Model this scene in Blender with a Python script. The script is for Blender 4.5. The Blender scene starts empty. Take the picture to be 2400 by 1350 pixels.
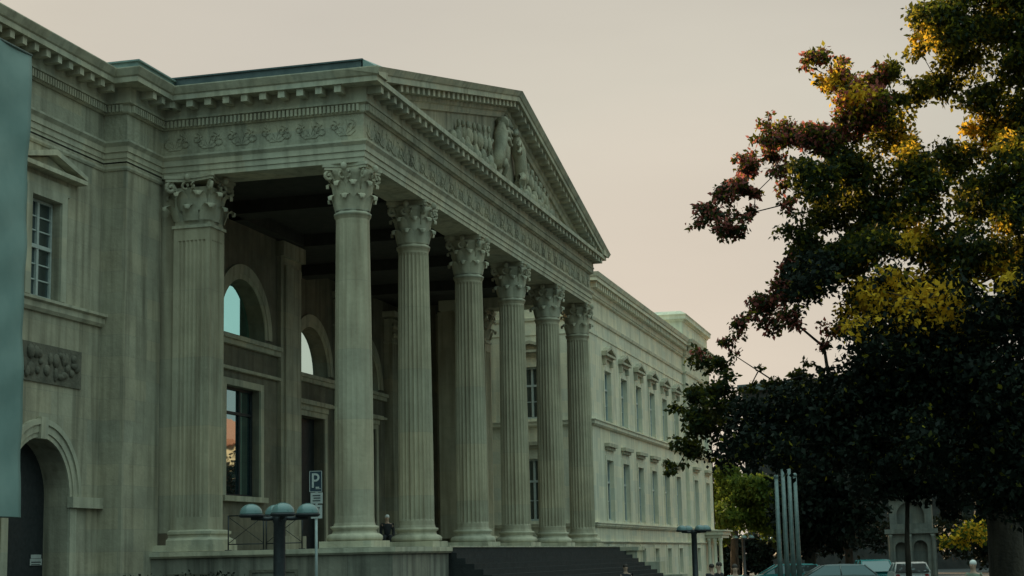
import bpy, bmesh, math, random
import numpy as np
from mathutils import Vector, Matrix
R = math.radians
PI = math.pi
sc = bpy.context.scene
col = sc.collection

# ------------------------------------------------------------------ camera
F_PX, YAW, PITCH, ROLL = 3898.6, 14.976, 9.167, -1.248
CAMZ = 2.1
cd = bpy.data.cameras.new('camera'); cam = bpy.data.objects.new('camera', cd); col.objects.link(cam)
cd.sensor_width = 36; cd.lens = 36 * F_PX / 2400; cd.clip_start = 0.1; cd.clip_end = 3000
_f = Vector((math.cos(R(YAW)) * math.cos(R(PITCH)), math.sin(R(YAW)) * math.cos(R(PITCH)), math.sin(R(PITCH))))
_r = Vector((math.sin(R(YAW)), -math.cos(R(YAW)), 0)); _u = _r.cross(_f)
_c, _s = math.cos(R(ROLL)), math.sin(R(ROLL))
_r2 = _r * _c + _u * _s; _u2 = _u * _c - _r * _s
cam.matrix_world = Matrix(((_r2.x, _u2.x, -_f.x, 0), (_r2.y, _u2.y, -_f.y, 0), (_r2.z, _u2.z, -_f.z, CAMZ), (0, 0, 0, 1)))
sc.camera = cam

# ------------------------------------------------------------------ world and sun
SUN_AZ, SUN_EL = 40.0, 22.0        # azimuth measured from +X (along the facade) towards +Y (behind the palace)
w = bpy.data.worlds.new('World'); sc.world = w; w.use_nodes = True
nt = w.node_tree; nt.nodes.clear()
def wn(t): return nt.nodes.new(t)
out = wn('ShaderNodeOutputWorld'); bg = wn('ShaderNodeBackground'); bg.inputs[1].default_value = 0.10
sky = wn('ShaderNodeTexSky'); sky.sky_type = 'NISHITA'; sky.sun_disc = False
sky.sun_elevation = R(SUN_EL); sky.sun_rotation = R(90 - SUN_AZ); sky.air_density = 1.0; sky.dust_density = 4.0; sky.ozone_density = 1.5
tc = wn('ShaderNodeTexCoord')
dt = wn('ShaderNodeVectorMath'); dt.operation = 'DOT_PRODUCT'
dt.inputs[1].default_value = (math.cos(R(9)) * math.cos(R(6)), math.sin(R(9)) * math.cos(R(6)), math.sin(R(6)))
nt.links.new(tc.outputs['Generated'], dt.inputs[0])
cr = wn('ShaderNodeValToRGB'); e = cr.color_ramp
e.elements[0].position = 0.0; e.elements[0].color = (4.1, 6.5, 6.2, 1)
e.elements[1].position = 1.0; e.elements[1].color = (7.0, 6.05, 4.95, 1)
k = e.elements.new(0.45); k.color = (4.3, 6.3, 5.9, 1)
k = e.elements.new(0.80); k.color = (4.2, 5.2, 4.7, 1)
k = e.elements.new(0.93); k.color = (3.9, 3.9, 3.4, 1)
k = e.elements.new(0.955); k.color = (4.0, 3.85, 3.4, 1)
k = e.elements.new(0.978); k.color = (5.0, 4.7, 4.1, 1)
k = e.elements.new(0.992); k.color = (5.9, 5.5, 4.6, 1)
mr = wn('ShaderNodeMapRange'); mr.inputs[1].default_value = -1; mr.inputs[2].default_value = 1
nt.links.new(dt.outputs['Value'], mr.inputs[0]); nt.links.new(mr.outputs[0], cr.inputs[0])
mx = wn('ShaderNodeMix'); mx.data_type = 'RGBA'; mx.inputs[0].default_value = 0.96
nt.links.new(sky.outputs[0], mx.inputs[6]); nt.links.new(cr.outputs[0], mx.inputs[7])
sz = wn('ShaderNodeSeparateXYZ'); nt.links.new(tc.outputs['Generated'], sz.inputs[0])      # brighter towards the zenith
pw = wn('ShaderNodeMath'); pw.operation = 'POWER'; pw.inputs[1].default_value = 3.0; pw.use_clamp = True; nt.links.new(sz.outputs[2], pw.inputs[0])
ma = wn('ShaderNodeMath'); ma.operation = 'MULTIPLY_ADD'; ma.inputs[1].default_value = 1.5; ma.inputs[2].default_value = 0.88; nt.links.new(pw.outputs[0], ma.inputs[0])
sc10 = wn('ShaderNodeMath'); sc10.operation = 'MULTIPLY'; sc10.inputs[1].default_value = 0.10; nt.links.new(ma.outputs[0], sc10.inputs[0]); nt.links.new(sc10.outputs[0], bg.inputs[1])
f1 = wn('ShaderNodeMapRange'); f1.inputs[1].default_value = .70; f1.inputs[2].default_value = .88; nt.links.new(dt.outputs['Value'], f1.inputs[0])
f2 = wn('ShaderNodeMath'); f2.operation = 'MULTIPLY_ADD'; f2.inputs[1].default_value = 1.9; f2.inputs[2].default_value = .22; f2.use_clamp = True; nt.links.new(sz.outputs[2], f2.inputs[0])
f3 = wn('ShaderNodeMath'); f3.operation = 'MAXIMUM'; nt.links.new(f1.outputs[0], f3.inputs[0]); nt.links.new(f2.outputs[0], f3.inputs[1])      # low rear sky dimmed, stands in for unseen trees and houses
f4 = wn('ShaderNodeMath'); f4.operation = 'MULTIPLY'; nt.links.new(sc10.outputs[0], f4.inputs[0]); nt.links.new(f3.outputs[0], f4.inputs[1]); nt.links.new(f4.outputs[0], bg.inputs[1])
hn = wn('ShaderNodeTexNoise'); hn.inputs['Scale'].default_value = 2.2; hn.inputs['Detail'].default_value = 5; hm = wn('ShaderNodeMapping'); hm.inputs[3].default_value = (1, 1, 4.5)
nt.links.new(tc.outputs['Generated'], hm.inputs[0]); nt.links.new(hm.outputs[0], hn.inputs['Vector'])      # faint uneven veil of high haze
hr = wn('ShaderNodeMapRange'); hr.inputs[1].default_value = .3; hr.inputs[2].default_value = .7; hr.inputs[3].default_value = .95; hr.inputs[4].default_value = 1.05; nt.links.new(hn.outputs[0], hr.inputs[0])
f5 = wn('ShaderNodeMath'); f5.operation = 'MULTIPLY'; nt.links.new(f4.outputs[0], f5.inputs[0]); nt.links.new(hr.outputs[0], f5.inputs[1]); nt.links.new(f5.outputs[0], bg.inputs[1])
nt.links.new(mx.outputs[2], bg.inputs[0]); nt.links.new(bg.outputs[0], out.inputs[0])

sl = bpy.data.lights.new('sun', 'SUN'); sl.energy = 5.0; sl.angle = R(0.5); sl.color = (1.0, 0.72, 0.42)
so = bpy.data.objects.new('sun', sl); col.objects.link(so)
sd = Vector((math.cos(R(SUN_AZ)) * math.cos(R(SUN_EL)), math.sin(R(SUN_AZ)) * math.cos(R(SUN_EL)), math.sin(R(SUN_EL))))
so.rotation_euler = (-sd).to_track_quat('-Z', 'Y').to_euler(); so.location = sd * 200
sc.view_settings.view_transform = 'Standard'; sc.view_settings.look = 'None'
sc.view_settings.exposure = 0.2; sc.view_settings.gamma = 1
sc.cycles.max_bounces = 6; sc.cycles.diffuse_bounces = 3; sc.cycles.transparent_max_bounces = 4

# ------------------------------------------------------------------ placing helpers
def ray(u, v):
    a, b = u - 1200, v - 675
    d = _f * F_PX + _r2 * a - _u2 * b
    return d
def at(u, v, D):
    """point seen at photo pixel (u,v) at horizontal distance D metres"""
    d = ray(u, v); k = D / math.hypot(d.x, d.y)
    return Vector((d.x * k, d.y * k, CAMZ + d.z * k))
KB = 1.5
def B(p):
    """building drawing units -> metres"""
    return Vector((p[0] * KB, p[1] * KB, CAMZ + KB * (p[2] - 1.6)))
GB = 1.6 - CAMZ / KB      # ground level in drawing units (0.2)

# ------------------------------------------------------------------ materials
MATS = {}
def newmat(name):
    m = bpy.data.materials.new(name); m.use_nodes = True; MATS[name] = m
    return m, m.node_tree.nodes, m.node_tree.links, m.node_tree.nodes['Principled BSDF']
def noisemat(name, c1, c2, scale=3.0, rough=0.8, bump=0.1, bscale=30, detail=6, metallic=0, stretch=(1, 1, 1), spec=None):
    m, n, l, b = newmat(name)
    g = n.new('ShaderNodeNewGeometry'); mp = n.new('ShaderNodeMapping'); mp.inputs[3].default_value = stretch
    l.new(g.outputs['Position'], mp.inputs[0])
    t = n.new('ShaderNodeTexNoise'); t.inputs['Scale'].default_value = scale; t.inputs['Detail'].default_value = detail
    l.new(mp.outputs[0], t.inputs['Vector'])
    r = n.new('ShaderNodeValToRGB'); r.color_ramp.elements[0].position = 0.3; r.color_ramp.elements[1].position = 0.7
    r.color_ramp.elements[0].color = (*c1, 1); r.color_ramp.elements[1].color = (*c2, 1)
    l.new(t.outputs[0], r.inputs[0]); l.new(r.outputs[0], b.inputs['Base Color'])
    b.inputs['Roughness'].default_value = rough; b.inputs['Metallic'].default_value = metallic
    if spec is not None: b.inputs['Specular IOR Level'].default_value = spec
    if bump:
        t2 = n.new('ShaderNodeTexNoise'); t2.inputs['Scale'].default_value = bscale
        l.new(g.outputs['Position'], t2.inputs['Vector'])
        bu = n.new('ShaderNodeBump'); bu.inputs['Strength'].default_value = bump; bu.inputs['Distance'].default_value = 0.05
        l.new(t2.outputs[0], bu.inputs['Height']); l.new(bu.outputs[0], b.inputs['Normal'])
    return m
def stonemat(name, c1, c2, c3, joint=0.0, bw=1.3, bh=0.62, streak=0.35, bump=0.25):
    """weathered ashlar: mottling, vertical rain streaks, block to block tint, faint joints"""
    m, n, l, b = newmat(name)
    g = n.new('ShaderNodeNewGeometry'); P = g.outputs['Position']
    t = n.new('ShaderNodeTexNoise'); t.inputs['Scale'].default_value = 0.9; t.inputs['Detail'].default_value = 8; t.inputs['Roughness'].default_value = 0.65
    l.new(P, t.inputs['Vector'])
    r = n.new('ShaderNodeValToRGB'); r.color_ramp.elements[0].position = 0.32; r.color_ramp.elements[1].position = 0.68
    r.color_ramp.elements[0].color = (*c1, 1); r.color_ramp.elements[1].color = (*c2, 1); l.new(t.outputs[0], r.inputs[0])
    mp = n.new('ShaderNodeMapping'); mp.inputs[3].default_value = (2.2, 2.2, 0.16); l.new(P, mp.inputs[0])
    t2 = n.new('ShaderNodeTexNoise'); t2.inputs['Scale'].default_value = 1.5; t2.inputs['Detail'].default_value = 7; l.new(mp.outputs[0], t2.inputs['Vector'])
    r2 = n.new('ShaderNodeValToRGB'); r2.color_ramp.elements[0].position = 0.45; r2.color_ramp.elements[1].position = 0.72
    r2.color_ramp.elements[0].color = (0, 0, 0, 1); r2.color_ramp.elements[1].color = (streak * 1.6,) * 3 + (1,); l.new(t2.outputs[0], r2.inputs[0])
    m1 = n.new('ShaderNodeMix'); m1.data_type = 'RGBA'; l.new(r2.outputs[0], m1.inputs[0]); l.new(r.outputs[0], m1.inputs[6]); m1.inputs[7].default_value = (*c3, 1)
    # blocks
    sx = n.new('ShaderNodeSeparateXYZ'); l.new(P, sx.inputs[0])
    ad = n.new('ShaderNodeMath'); ad.operation = 'ADD'; l.new(sx.outputs[0], ad.inputs[0]); l.new(sx.outputs[1], ad.inputs[1])
    cb = n.new('ShaderNodeCombineXYZ'); l.new(ad.outputs[0], cb.inputs[0]); l.new(sx.outputs[2], cb.inputs[1])
    br = n.new('ShaderNodeTexBrick'); l.new(cb.outputs[0], br.inputs['Vector']); br.inputs['Scale'].default_value = 1
    br.inputs['Brick Width'].default_value = bw; br.inputs['Row Height'].default_value = bh; br.inputs['Mortar Size'].default_value = 0.012
    br.inputs['Mortar Smooth'].default_value = 0.4
    br.inputs['Color1'].default_value = (0.82, 0.87, 0.88, 1); br.inputs['Color2'].default_value = (1.14, 1.06, 0.95, 1)
    br.inputs['Mortar'].default_value = (1 - joint,) * 3 + (1,)
    m2 = n.new('ShaderNodeMix'); m2.data_type = 'RGBA'; m2.blend_type = 'MULTIPLY'; m2.inputs[0].default_value = 0.55
    l.new(m1.outputs[2], m2.inputs[6]); l.new(br.outputs[0], m2.inputs[7]); l.new(m2.outputs[2], b.inputs['Base Color'])
    t3 = n.new('ShaderNodeTexNoise'); t3.inputs['Scale'].default_value = 9; t3.inputs['Detail'].default_value = 9; l.new(P, t3.inputs['Vector'])
    bu = n.new('ShaderNodeBump'); bu.inputs['Strength'].default_value = bump; bu.inputs['Distance'].default_value = 0.06
    l.new(t3.outputs[0], bu.inputs['Height']); l.new(bu.outputs[0], b.inputs['Normal'])
    b.inputs['Roughness'].default_value = 0.9; b.inputs['Specular IOR Level'].default_value = 0.2
    return m
ST = stonemat('sandstone', (0.340, 0.310, 0.243), (0.515, 0.468, 0.360), (0.165, 0.148, 0.108), joint=0.22, streak=0.5)
STL = stonemat('sandstone_trim', (0.433, 0.404, 0.320), (0.597, 0.557, 0.436), (0.227, 0.212, 0.162), joint=0.0, streak=0.4)
STC = stonemat('sandstone_column', (0.391, 0.350, 0.266), (0.546, 0.488, 0.369), (0.227, 0.187, 0.131), joint=0.22, bw=40, bh=2.05, streak=0.45)
STF = stonemat('sandstone_carved', (0.350, 0.325, 0.252), (0.505, 0.468, 0.360), (0.154, 0.143, 0.108), joint=0.0, streak=0.45, bump=0.6)
STB = stonemat('recess_shade_stone', (0.16, 0.142, 0.108), (0.26, 0.236, 0.185), (0.10, 0.09, 0.07), joint=0.12, streak=0.4)  # recess shade painted into a darker brown wall colour
STW = stonemat('pale_render', (0.70, 0.645, 0.51), (0.82, 0.76, 0.61), (0.36, 0.34, 0.27), joint=0.06, streak=0.3)
STP = stonemat('podium_stone', (0.20, 0.19, 0.16), (0.33, 0.315, 0.265), (0.09, 0.085, 0.075), joint=0.6, bw=2.1, bh=0.75, streak=0.6)
STG = stonemat('grey_gatehouse_stone', (0.12, 0.12, 0.11), (0.20, 0.20, 0.18), (0.06, 0.06, 0.05), joint=.3)
STDK = noisemat('backlit_facade', (0.02, 0.022, 0.022), (0.04, 0.04, 0.038), 2, 0.9, 0.3, 12)  # backlight shade put into the facade colour
STD = noisemat('soot_stone', (0.10, 0.092, 0.07), (0.19, 0.17, 0.13), 2, 0.9, 0.5, 12)
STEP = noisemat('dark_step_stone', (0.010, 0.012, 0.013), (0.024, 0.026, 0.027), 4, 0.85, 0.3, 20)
ROOF = noisemat('roof_metal', (0.05, 0.075, 0.08), (0.09, 0.12, 0.125), 3, 0.5, 0.1, 10, metallic=0.2)
LEAD = noisemat('lead_flashing', (0.17, 0.24, 0.23), (0.26, 0.34, 0.31), 3, 0.6, 0.1, 10)
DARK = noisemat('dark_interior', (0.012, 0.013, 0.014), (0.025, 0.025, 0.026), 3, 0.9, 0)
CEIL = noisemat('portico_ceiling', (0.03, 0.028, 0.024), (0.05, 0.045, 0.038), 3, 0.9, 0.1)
FRAME = noisemat('window_paint', (0.40, 0.44, 0.42), (0.52, 0.55, 0.52), 8, 0.55, 0.05)
def glass(name, tint, fac, dark=(0.01, 0.012, 0.013), rough=0.02, wav=0.02):
    m, n, l, b = newmat(name)
    o = n['Material Output']
    gl = n.new('ShaderNodeBsdfGlossy'); gl.inputs['Color'].default_value = (*tint, 1); gl.inputs['Roughness'].default_value = rough
    b.inputs['Base Color'].default_value = (*dark, 1); b.inputs['Roughness'].default_value = 0.4
    t = n.new('ShaderNodeTexNoise'); t.inputs['Scale'].default_value = 1.1; g = n.new('ShaderNodeNewGeometry'); l.new(g.outputs['Position'], t.inputs['Vector'])
    bu = n.new('ShaderNodeBump'); bu.inputs['Strength'].default_value = wav; bu.inputs['Distance'].default_value = 0.1
    l.new(t.outputs[0], bu.inputs['Height']); l.new(bu.outputs[0], gl.inputs['Normal'])
    mx = n.new('ShaderNodeMixShader'); mx.inputs[0].default_value = fac
    l.new(b.outputs[0], mx.inputs[1]); l.new(gl.outputs[0], mx.inputs[2]); l.new(mx.outputs[0], o.inputs[0])
    return m
GLASS = glass('mirror_window_glass', (0.62, 0.92, 0.98), 0.80)
GLASSD = glass('window_glass', (0.6, 0.8, 0.85), 0.22, dark=(0.018, 0.022, 0.024))
def clear(name, tint, fac):
    m, n, l, b = newmat(name); o = n['Material Output']
    t = n.new('ShaderNodeBsdfTransparent'); t.inputs[0].default_value = (*tint, 1)
    gl = n.new('ShaderNodeBsdfGlossy'); gl.inputs['Color'].default_value = (.7, .9, .95, 1); gl.inputs['Roughness'].default_value = .03
    mx = n.new('ShaderNodeMixShader'); mx.inputs[0].default_value = fac
    l.new(t.outputs[0], mx.inputs[1]); l.new(gl.outputs[0], mx.inputs[2]); l.new(mx.outputs[0], o.inputs[0]); return m
CYAN = clear('blue_tinted_glass', (0.42, 0.92, 0.98), 0.12)
CLEARG = clear('clear_window_glass', (0.72, 0.93, 0.92), 0.12)
BLIND = glass('curtained_window_glass', (0.6, 0.85, 0.9), 0.25, dark=(0.10, 0.15, 0.15), rough=0.15)
def plain(name, c, rough=0.5, metallic=0, spec=0.5):
    m, n, l, b = newmat(name); b.inputs['Base Color'].default_value = (*c, 1); b.inputs['Roughness'].default_value = rough
    b.inputs['Metallic'].default_value = metallic; b.inputs['Specular IOR Level'].default_value = spec
    return m
BANNER = noisemat('banner_cloth', (0.17, 0.27, 0.255), (0.28, 0.38, 0.355), 0.55, 0.75, 0.3, 1.6)
METD = noisemat('dark_painted_metal', (0.02, 0.024, 0.028), (0.04, 0.045, 0.05), 8, 0.5, 0.05, metallic=0.3)
METG = noisemat('grey_metal', (0.30, 0.36, 0.36), (0.42, 0.47, 0.46), 6, 0.4, 0.03, metallic=0.2)
METT = noisemat('weathered_grey_metal', (0.10, 0.15, 0.15), (0.17, 0.22, 0.21), 6, 0.45, 0.03, metallic=0.2)
DOME = plain('lamp_dome_plastic', (0.13, 0.21, 0.21), 0.12)
BLUE = plain('sign_blue', (0.01, 0.03, 0.05), 0.4)
WHITE = noisemat('sign_white', (0.36, 0.38, 0.37), (0.46, 0.48, 0.46), 8, 0.5, 0)
INK = plain('sign_ink', (0.03, 0.035, 0.04), 0.5)
ASPH = noisemat('asphalt', (0.035, 0.036, 0.038), (0.065, 0.065, 0.066), 1.5, 0.9, 0.4, 60)
PAVE = noisemat('pavement', (0.05, 0.05, 0.048), (0.08, 0.079, 0.075), 1.2, 0.9, 0.3, 30)
GRASS = noisemat('lawn', (0.03, 0.05, 0.012), (0.06, 0.09, 0.02), 2, 0.95, 0.5, 20)
BARK = noisemat('bark', (0.025, 0.02, 0.015), (0.07, 0.055, 0.04), 3, 0.95, 0.8, 14, stretch=(3, 3, 0.6))
def leafmat(name, c1, c2, tr, fac=0.45, rare=None):
    m, n, l, b = newmat(name); o = n['Material Output']
    gi = n.new('ShaderNodeNewGeometry')
    r = n.new('ShaderNodeValToRGB'); r.color_ramp.elements[0].color = (*c1, 1); r.color_ramp.elements[1].color = (*c2, 1)
    if rare:
        r.color_ramp.elements[1].position = 0.8; x = r.color_ramp.elements.new(1.0); x.color = (*rare, 1)
    l.new(gi.outputs['Random Per Island'], r.inputs[0]); l.new(r.outputs[0], b.inputs['Base Color'])
    b.inputs['Roughness'].default_value = 0.6; b.inputs['Specular IOR Level'].default_value = 0.12
    t = n.new('ShaderNodeBsdfTranslucent'); 
    mm = n.new('ShaderNodeMix'); mm.data_type = 'RGBA'; mm.blend_type = 'MIX'; mm.inputs[0].default_value = 0.35
    mm.inputs[6].default_value = (*tr, 1); l.new(r.outputs[0], mm.inputs[7]); l.new(mm.outputs[2], t.inputs['Color'])
    mx = n.new('ShaderNodeMixShader'); mx.inputs[0].default_value = fac
    l.new(b.outputs[0], mx.inputs[1]); l.new(t.outputs[0], mx.inputs[2]); l.new(mx.outputs[0], o.inputs[0])
    return m
LEAF = leafmat('oak_leaves', (0.006, 0.014, 0.009), (0.014, 0.026, 0.011), (0.22, 0.22, 0.02), 0.30, (0.05, 0.045, 0.01))
LEAFR = leafmat('lens_fringe_leaves', (0.09, 0.028, 0.028), (0.26, 0.08, 0.075), (0.85, 0.28, 0.22), 0.5)  # pink lens fringing painted into the outer leaf colour
LEAFM = leafmat('yellow_green_leaves', (0.03, 0.045, 0.01), (0.09, 0.09, 0.015), (0.60, 0.50, 0.05), 0.5)
LEAFG = leafmat('green_leaves', (0.035, 0.065, 0.014), (0.08, 0.12, 0.022), (0.22, 0.28, 0.04), 0.38)
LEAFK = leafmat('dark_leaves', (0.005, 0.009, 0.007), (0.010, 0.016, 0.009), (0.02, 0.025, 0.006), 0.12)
LEAFY = leafmat('sunlit_and_autumn_leaves', (0.45, 0.25, 0.015), (0.75, 0.47, 0.03), (1.0, 0.66, 0.07), 0.60)  # sunlight painted into oak leaves; true autumn colour on the small tree

# ------------------------------------------------------------------ object helpers
def tag(o, label=None, cat=None, group=None, kind=None):
    if label: o['label'] = label
    if cat: o['category'] = cat
    if group: o['group'] = group
    if kind: o['kind'] = kind
    return o
def empty(name, loc, label=None, cat=None, group=None, rz=0):
    o = bpy.data.objects.new(name, None); col.objects.link(o); o.location = loc; o.rotation_euler.z = rz
    o.empty_display_size = 0.3
    return tag(o, label, cat, group)
def wloc(o):
    v = Vector(o.location)
    while o.parent: o = o.parent; v = v + Vector(o.location)
    return v
def copy_tree(o, parent=None):
    c = o.copy(); col.objects.link(c); c.parent = parent
    for ch in list(o.children): copy_tree(ch, c)
    return c
class MB:
    def __init__(s, b=False): s.v = []; s.f = []; s.sm = []; s.b = b
    def add(s, vs, fs, smooth=False):
        o = len(s.v); s.v.extend([tuple(p) for p in vs]); s.f.extend([tuple(i + o for i in f) for f in fs]); s.sm.extend([smooth] * len(fs))
        return s
    def box(s, x0, x1, y0, y1, z0, z1):
        if x0 > x1: x0, x1 = x1, x0
        if y0 > y1: y0, y1 = y1, y0
        v = [(x, y, z) for z in (z0, z1) for y in (y0, y1) for x in (x0, x1)]
        return s.add(v, [(0, 2, 3, 1), (4, 5, 7, 6), (0, 1, 5, 4), (2, 6, 7, 3), (0, 4, 6, 2), (1, 3, 7, 5)])
    def obox(s, c, ax, ay, az):
        """box with centre c and half-axis vectors"""
        c = Vector(c); ax, ay, az = Vector(ax), Vector(ay), Vector(az)
        v = [c + ax * i + ay * j + az * k for k in (-1, 1) for j in (-1, 1) for i in (-1, 1)]
        return s.add(v, [(0, 2, 3, 1), (4, 5, 7, 6), (0, 1, 5, 4), (2, 6, 7, 3), (0, 4, 6, 2), (1, 3, 7, 5)])
    def lathe(s, cx, cy, prof, n=24, smooth=True, cap=True, rfun=None):
        vs = []
        for r, z in prof:
            for i in range(n):
                a = 2 * PI * i / n; rr = r * (rfun(i, n, z) if rfun else 1)
                vs.append((cx + rr * math.cos(a), cy + rr * math.sin(a), z))
        fs = []
        for j in range(len(prof) - 1):
            for i in range(n):
                a, b2 = j * n + i, j * n + (i + 1) % n
                fs.append((a, b2, b2 + n, a + n))
        s.add(vs, fs, smooth)
        if cap:
            o = len(s.v) - len(vs)
            s.f.append(tuple(o + i for i in range(n))[::-1]); s.sm.append(False)
            s.f.append(tuple(o + (len(prof) - 1) * n + i for i in range(n))); s.sm.append(False)
        return s
    def tube(s, pts, rad, n=8, smooth=True):
        pts = [Vector(p) for p in pts]
        if not isinstance(rad, (list, tuple)): rad = [rad] * len(pts)
        vs = []; up = Vector((0.13, 0.21, 0.97)).normalized()
        for i, p in enumerate(pts):
            d = (pts[min(i + 1, len(pts) - 1)] - pts[max(i - 1, 0)]).normalized()
            if abs(d.dot(up)) > 0.95: a = d.cross(Vector((1, 0, 0))).normalized()
            else: a = d.cross(up).normalized()
            c = d.cross(a)
            for k in range(n):
                t = 2 * PI * k / n; vs.append(p + (a * math.cos(t) + c * math.sin(t)) * rad[i])
        fs = []
        for j in range(len(pts) - 1):
            for i in range(n): fs.append((j * n + i, j * n + (i + 1) % n, (j + 1) * n + (i + 1) % n, (j + 1) * n + i))
        fs.append(tuple(range(n))[::-1]); fs.append(tuple((len(pts) - 1) * n + i for i in range(n)))
        return s.add(vs, fs, smooth)
    def ball(s, c, rx, ry, rz, n=12, m=8, z0=-1.0, z1=1.0):
        prof = []
        vs = []; fs = []
        for j in range(m + 1):
            t = z0 + (z1 - z0) * j / m
            th = math.asin(max(-1, min(1, math.sin(t * PI / 2))))
            for i in range(n):
                a = 2 * PI * i / n
                vs.append((c[0] + rx * math.cos(th) * math.cos(a), c[1] + ry * math.cos(th) * math.sin(a), c[2] + rz * math.sin(th)))
        for j in range(m):
            for i in range(n): fs.append((j * n + i, j * n + (i + 1) % n, (j + 1) * n + (i + 1) % n, (j + 1) * n + i))
        fs.append(tuple(range(n))[::-1]); fs.append(tuple(m * n + i for i in range(n)))
        return s.add(vs, fs, True)
    def prism(s, poly, fn, d0, d1):
        """closed polygon poly [(a,b)] extruded between depth d0 and d1; fn(a,b,d)->xyz"""
        n = len(poly); vs = [fn(a, b, d0) for a, b in poly] + [fn(a, b, d1) for a, b in poly]
        fs = [tuple(range(n))[::-1], tuple(range(n, 2 * n))] + [(i, (i + 1) % n, (i + 1) % n + n, i + n) for i in range(n)]
        return s.add(vs, fs)
    def molding(s, path, prof, smooth=False, cap=True):
        """closed profile [(outward, z)] swept along horizontal path with mitres; outward is right of travel"""
        n = len(path); m = len(prof); vs = []
        nr = []
        for i in range(n - 1):
            d = Vector((path[i + 1][0] - path[i][0], path[i + 1][1] - path[i][1])).normalized(); nr.append(Vector((d.y, -d.x)))
        for i in range(n):
            a = nr[max(i - 1, 0)]; b2 = nr[min(i, n - 2)]; mt = (a + b2) / (1 + a.dot(b2))
            for o, z in prof: vs.append((path[i][0] + mt.x * o, path[i][1] + mt.y * o, z))
        fs = []
        for i in range(n - 1):
            for j in range(m):
                k2 = (j + 1) % m; fs.append((i * m + j, (i + 1) * m + j, (i + 1) * m + k2, i * m + k2))
        if cap: fs.append(tuple(range(m))[::-1]); fs.append(tuple((n - 1) * m + j for j in range(m)))
        return s.add(vs, fs, smooth)
    def build(s, name, mat, parent=None, label=None, fix=True, mats=None, midx=None):
        vs = [B(v) for v in s.v] if s.b else [Vector(v) for v in s.v]
        if parent is not None:
            o0 = wloc(parent) if s.b or s.world else Vector((0, 0, 0))
            vs = [v - o0 for v in vs]
        me = bpy.data.meshes.new(name); me.from_pydata([tuple(v) for v in vs], [], s.f)
        me.polygons.foreach_set('use_smooth', s.sm)
        if mats:
            for mm in mats: me.materials.append(mm)
            me.polygons.foreach_set('material_index', midx)
        else: me.materials.append(mat)
        if fix:
            bm = bmesh.new(); bm.from_mesh(me); bmesh.ops.recalc_face_normals(bm, faces=bm.faces); bm.to_mesh(me); bm.free()
        me.update()
        o = bpy.data.objects.new(name, me); col.objects.link(o)
        if parent is not None: o.parent = parent
        if label: o['label'] = label
        return o
    world = False
def W():
    m = MB(); m.world = True; return m
def fy(y0): return lambda u, z, d: (u, y0 + d, z)      # wall facing -Y, depth inward +Y
def fx(x0): return lambda u, z, d: (x0 + d, u, z)      # wall facing -X
def wall(mb, fn, u0, u1, z0, z1, holes, depth=0.3):
    """sheet of wall with real openings and reveals; hole=(u0,u1,z0,z1,arch[,depth])"""
    us = sorted({u0, u1, *[h[0] for h in holes], *[h[1] for h in holes]}); us = [u for u in us if u0 <= u <= u1]
    zs = {z0, z1}
    for h in holes:
        zs |= {h[2], h[3]}
        if h[4]: zs.add(h[3] - (h[1] - h[0]) / 2)
    zs = sorted(z for z in zs if z0 <= z <= z1)
    for i in range(len(us) - 1):
        for j in range(len(zs) - 1):
            a, b2, c, d = us[i], us[i + 1], zs[j], zs[j + 1]; mu, mz = (a + b2) / 2, (c + d) / 2
            if any(h[0] < mu < h[1] and h[2] < mz < h[3] for h in holes): continue
            mb.add([fn(a, c, 0), fn(b2, c, 0), fn(b2, d, 0), fn(a, d, 0)], [(0, 1, 2, 3)])
    for h in holes:
        a, b2, c, d, arch = h[:5]; dp = h[5] if len(h) > 5 else depth
        if arch:
            r = (b2 - a) / 2; cu = (a + b2) / 2; sp = d - r; N = 20
            arc = [(cu - r * math.cos(PI * i / N), sp + r * math.sin(PI * i / N)) for i in range(N + 1)]
            for i in range(N):
                (p, q), (p2, q2) = arc[i], arc[i + 1]
                mb.add([fn(p, q, 0), fn(p2, q2, 0), fn(p2, d, 0), fn(p, d, 0)], [(0, 1, 2, 3)])
                mb.add([fn(p, q, 0), fn(p2, q2, 0), fn(p2, q2, dp), fn(p, q, dp)], [(0, 1, 2, 3)])
            lines = [((a, c), (a, sp)), ((b2, c), (b2, sp)), ((a, c), (b2, c))]
        else: lines = [((a, c), (a, d)), ((b2, c), (b2, d)), ((a, c), (b2, c)), ((a, d), (b2, d))]
        for (p, q), (p2, q2) in lines:
            mb.add([fn(p, q, 0), fn(p2, q2, 0), fn(p2, q2, dp), fn(p, q, dp)], [(0, 1, 2, 3)])

exec_parts = []
# ================================================================== THE PALACE
pal = empty('palace', B((40.5, 15.9, GB)), 'long classical sandstone palace with six column portico, pediment and pale far wing', 'palace')
YB, YR, XS, XE, YF = 15.93, 15.43, 30.2, 50.9, 11.05
Z0 = 1.83
COLX = [30.62, 34.42, 38.68, 42.72, 46.70, 50.62]; YC = 11.45

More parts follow.
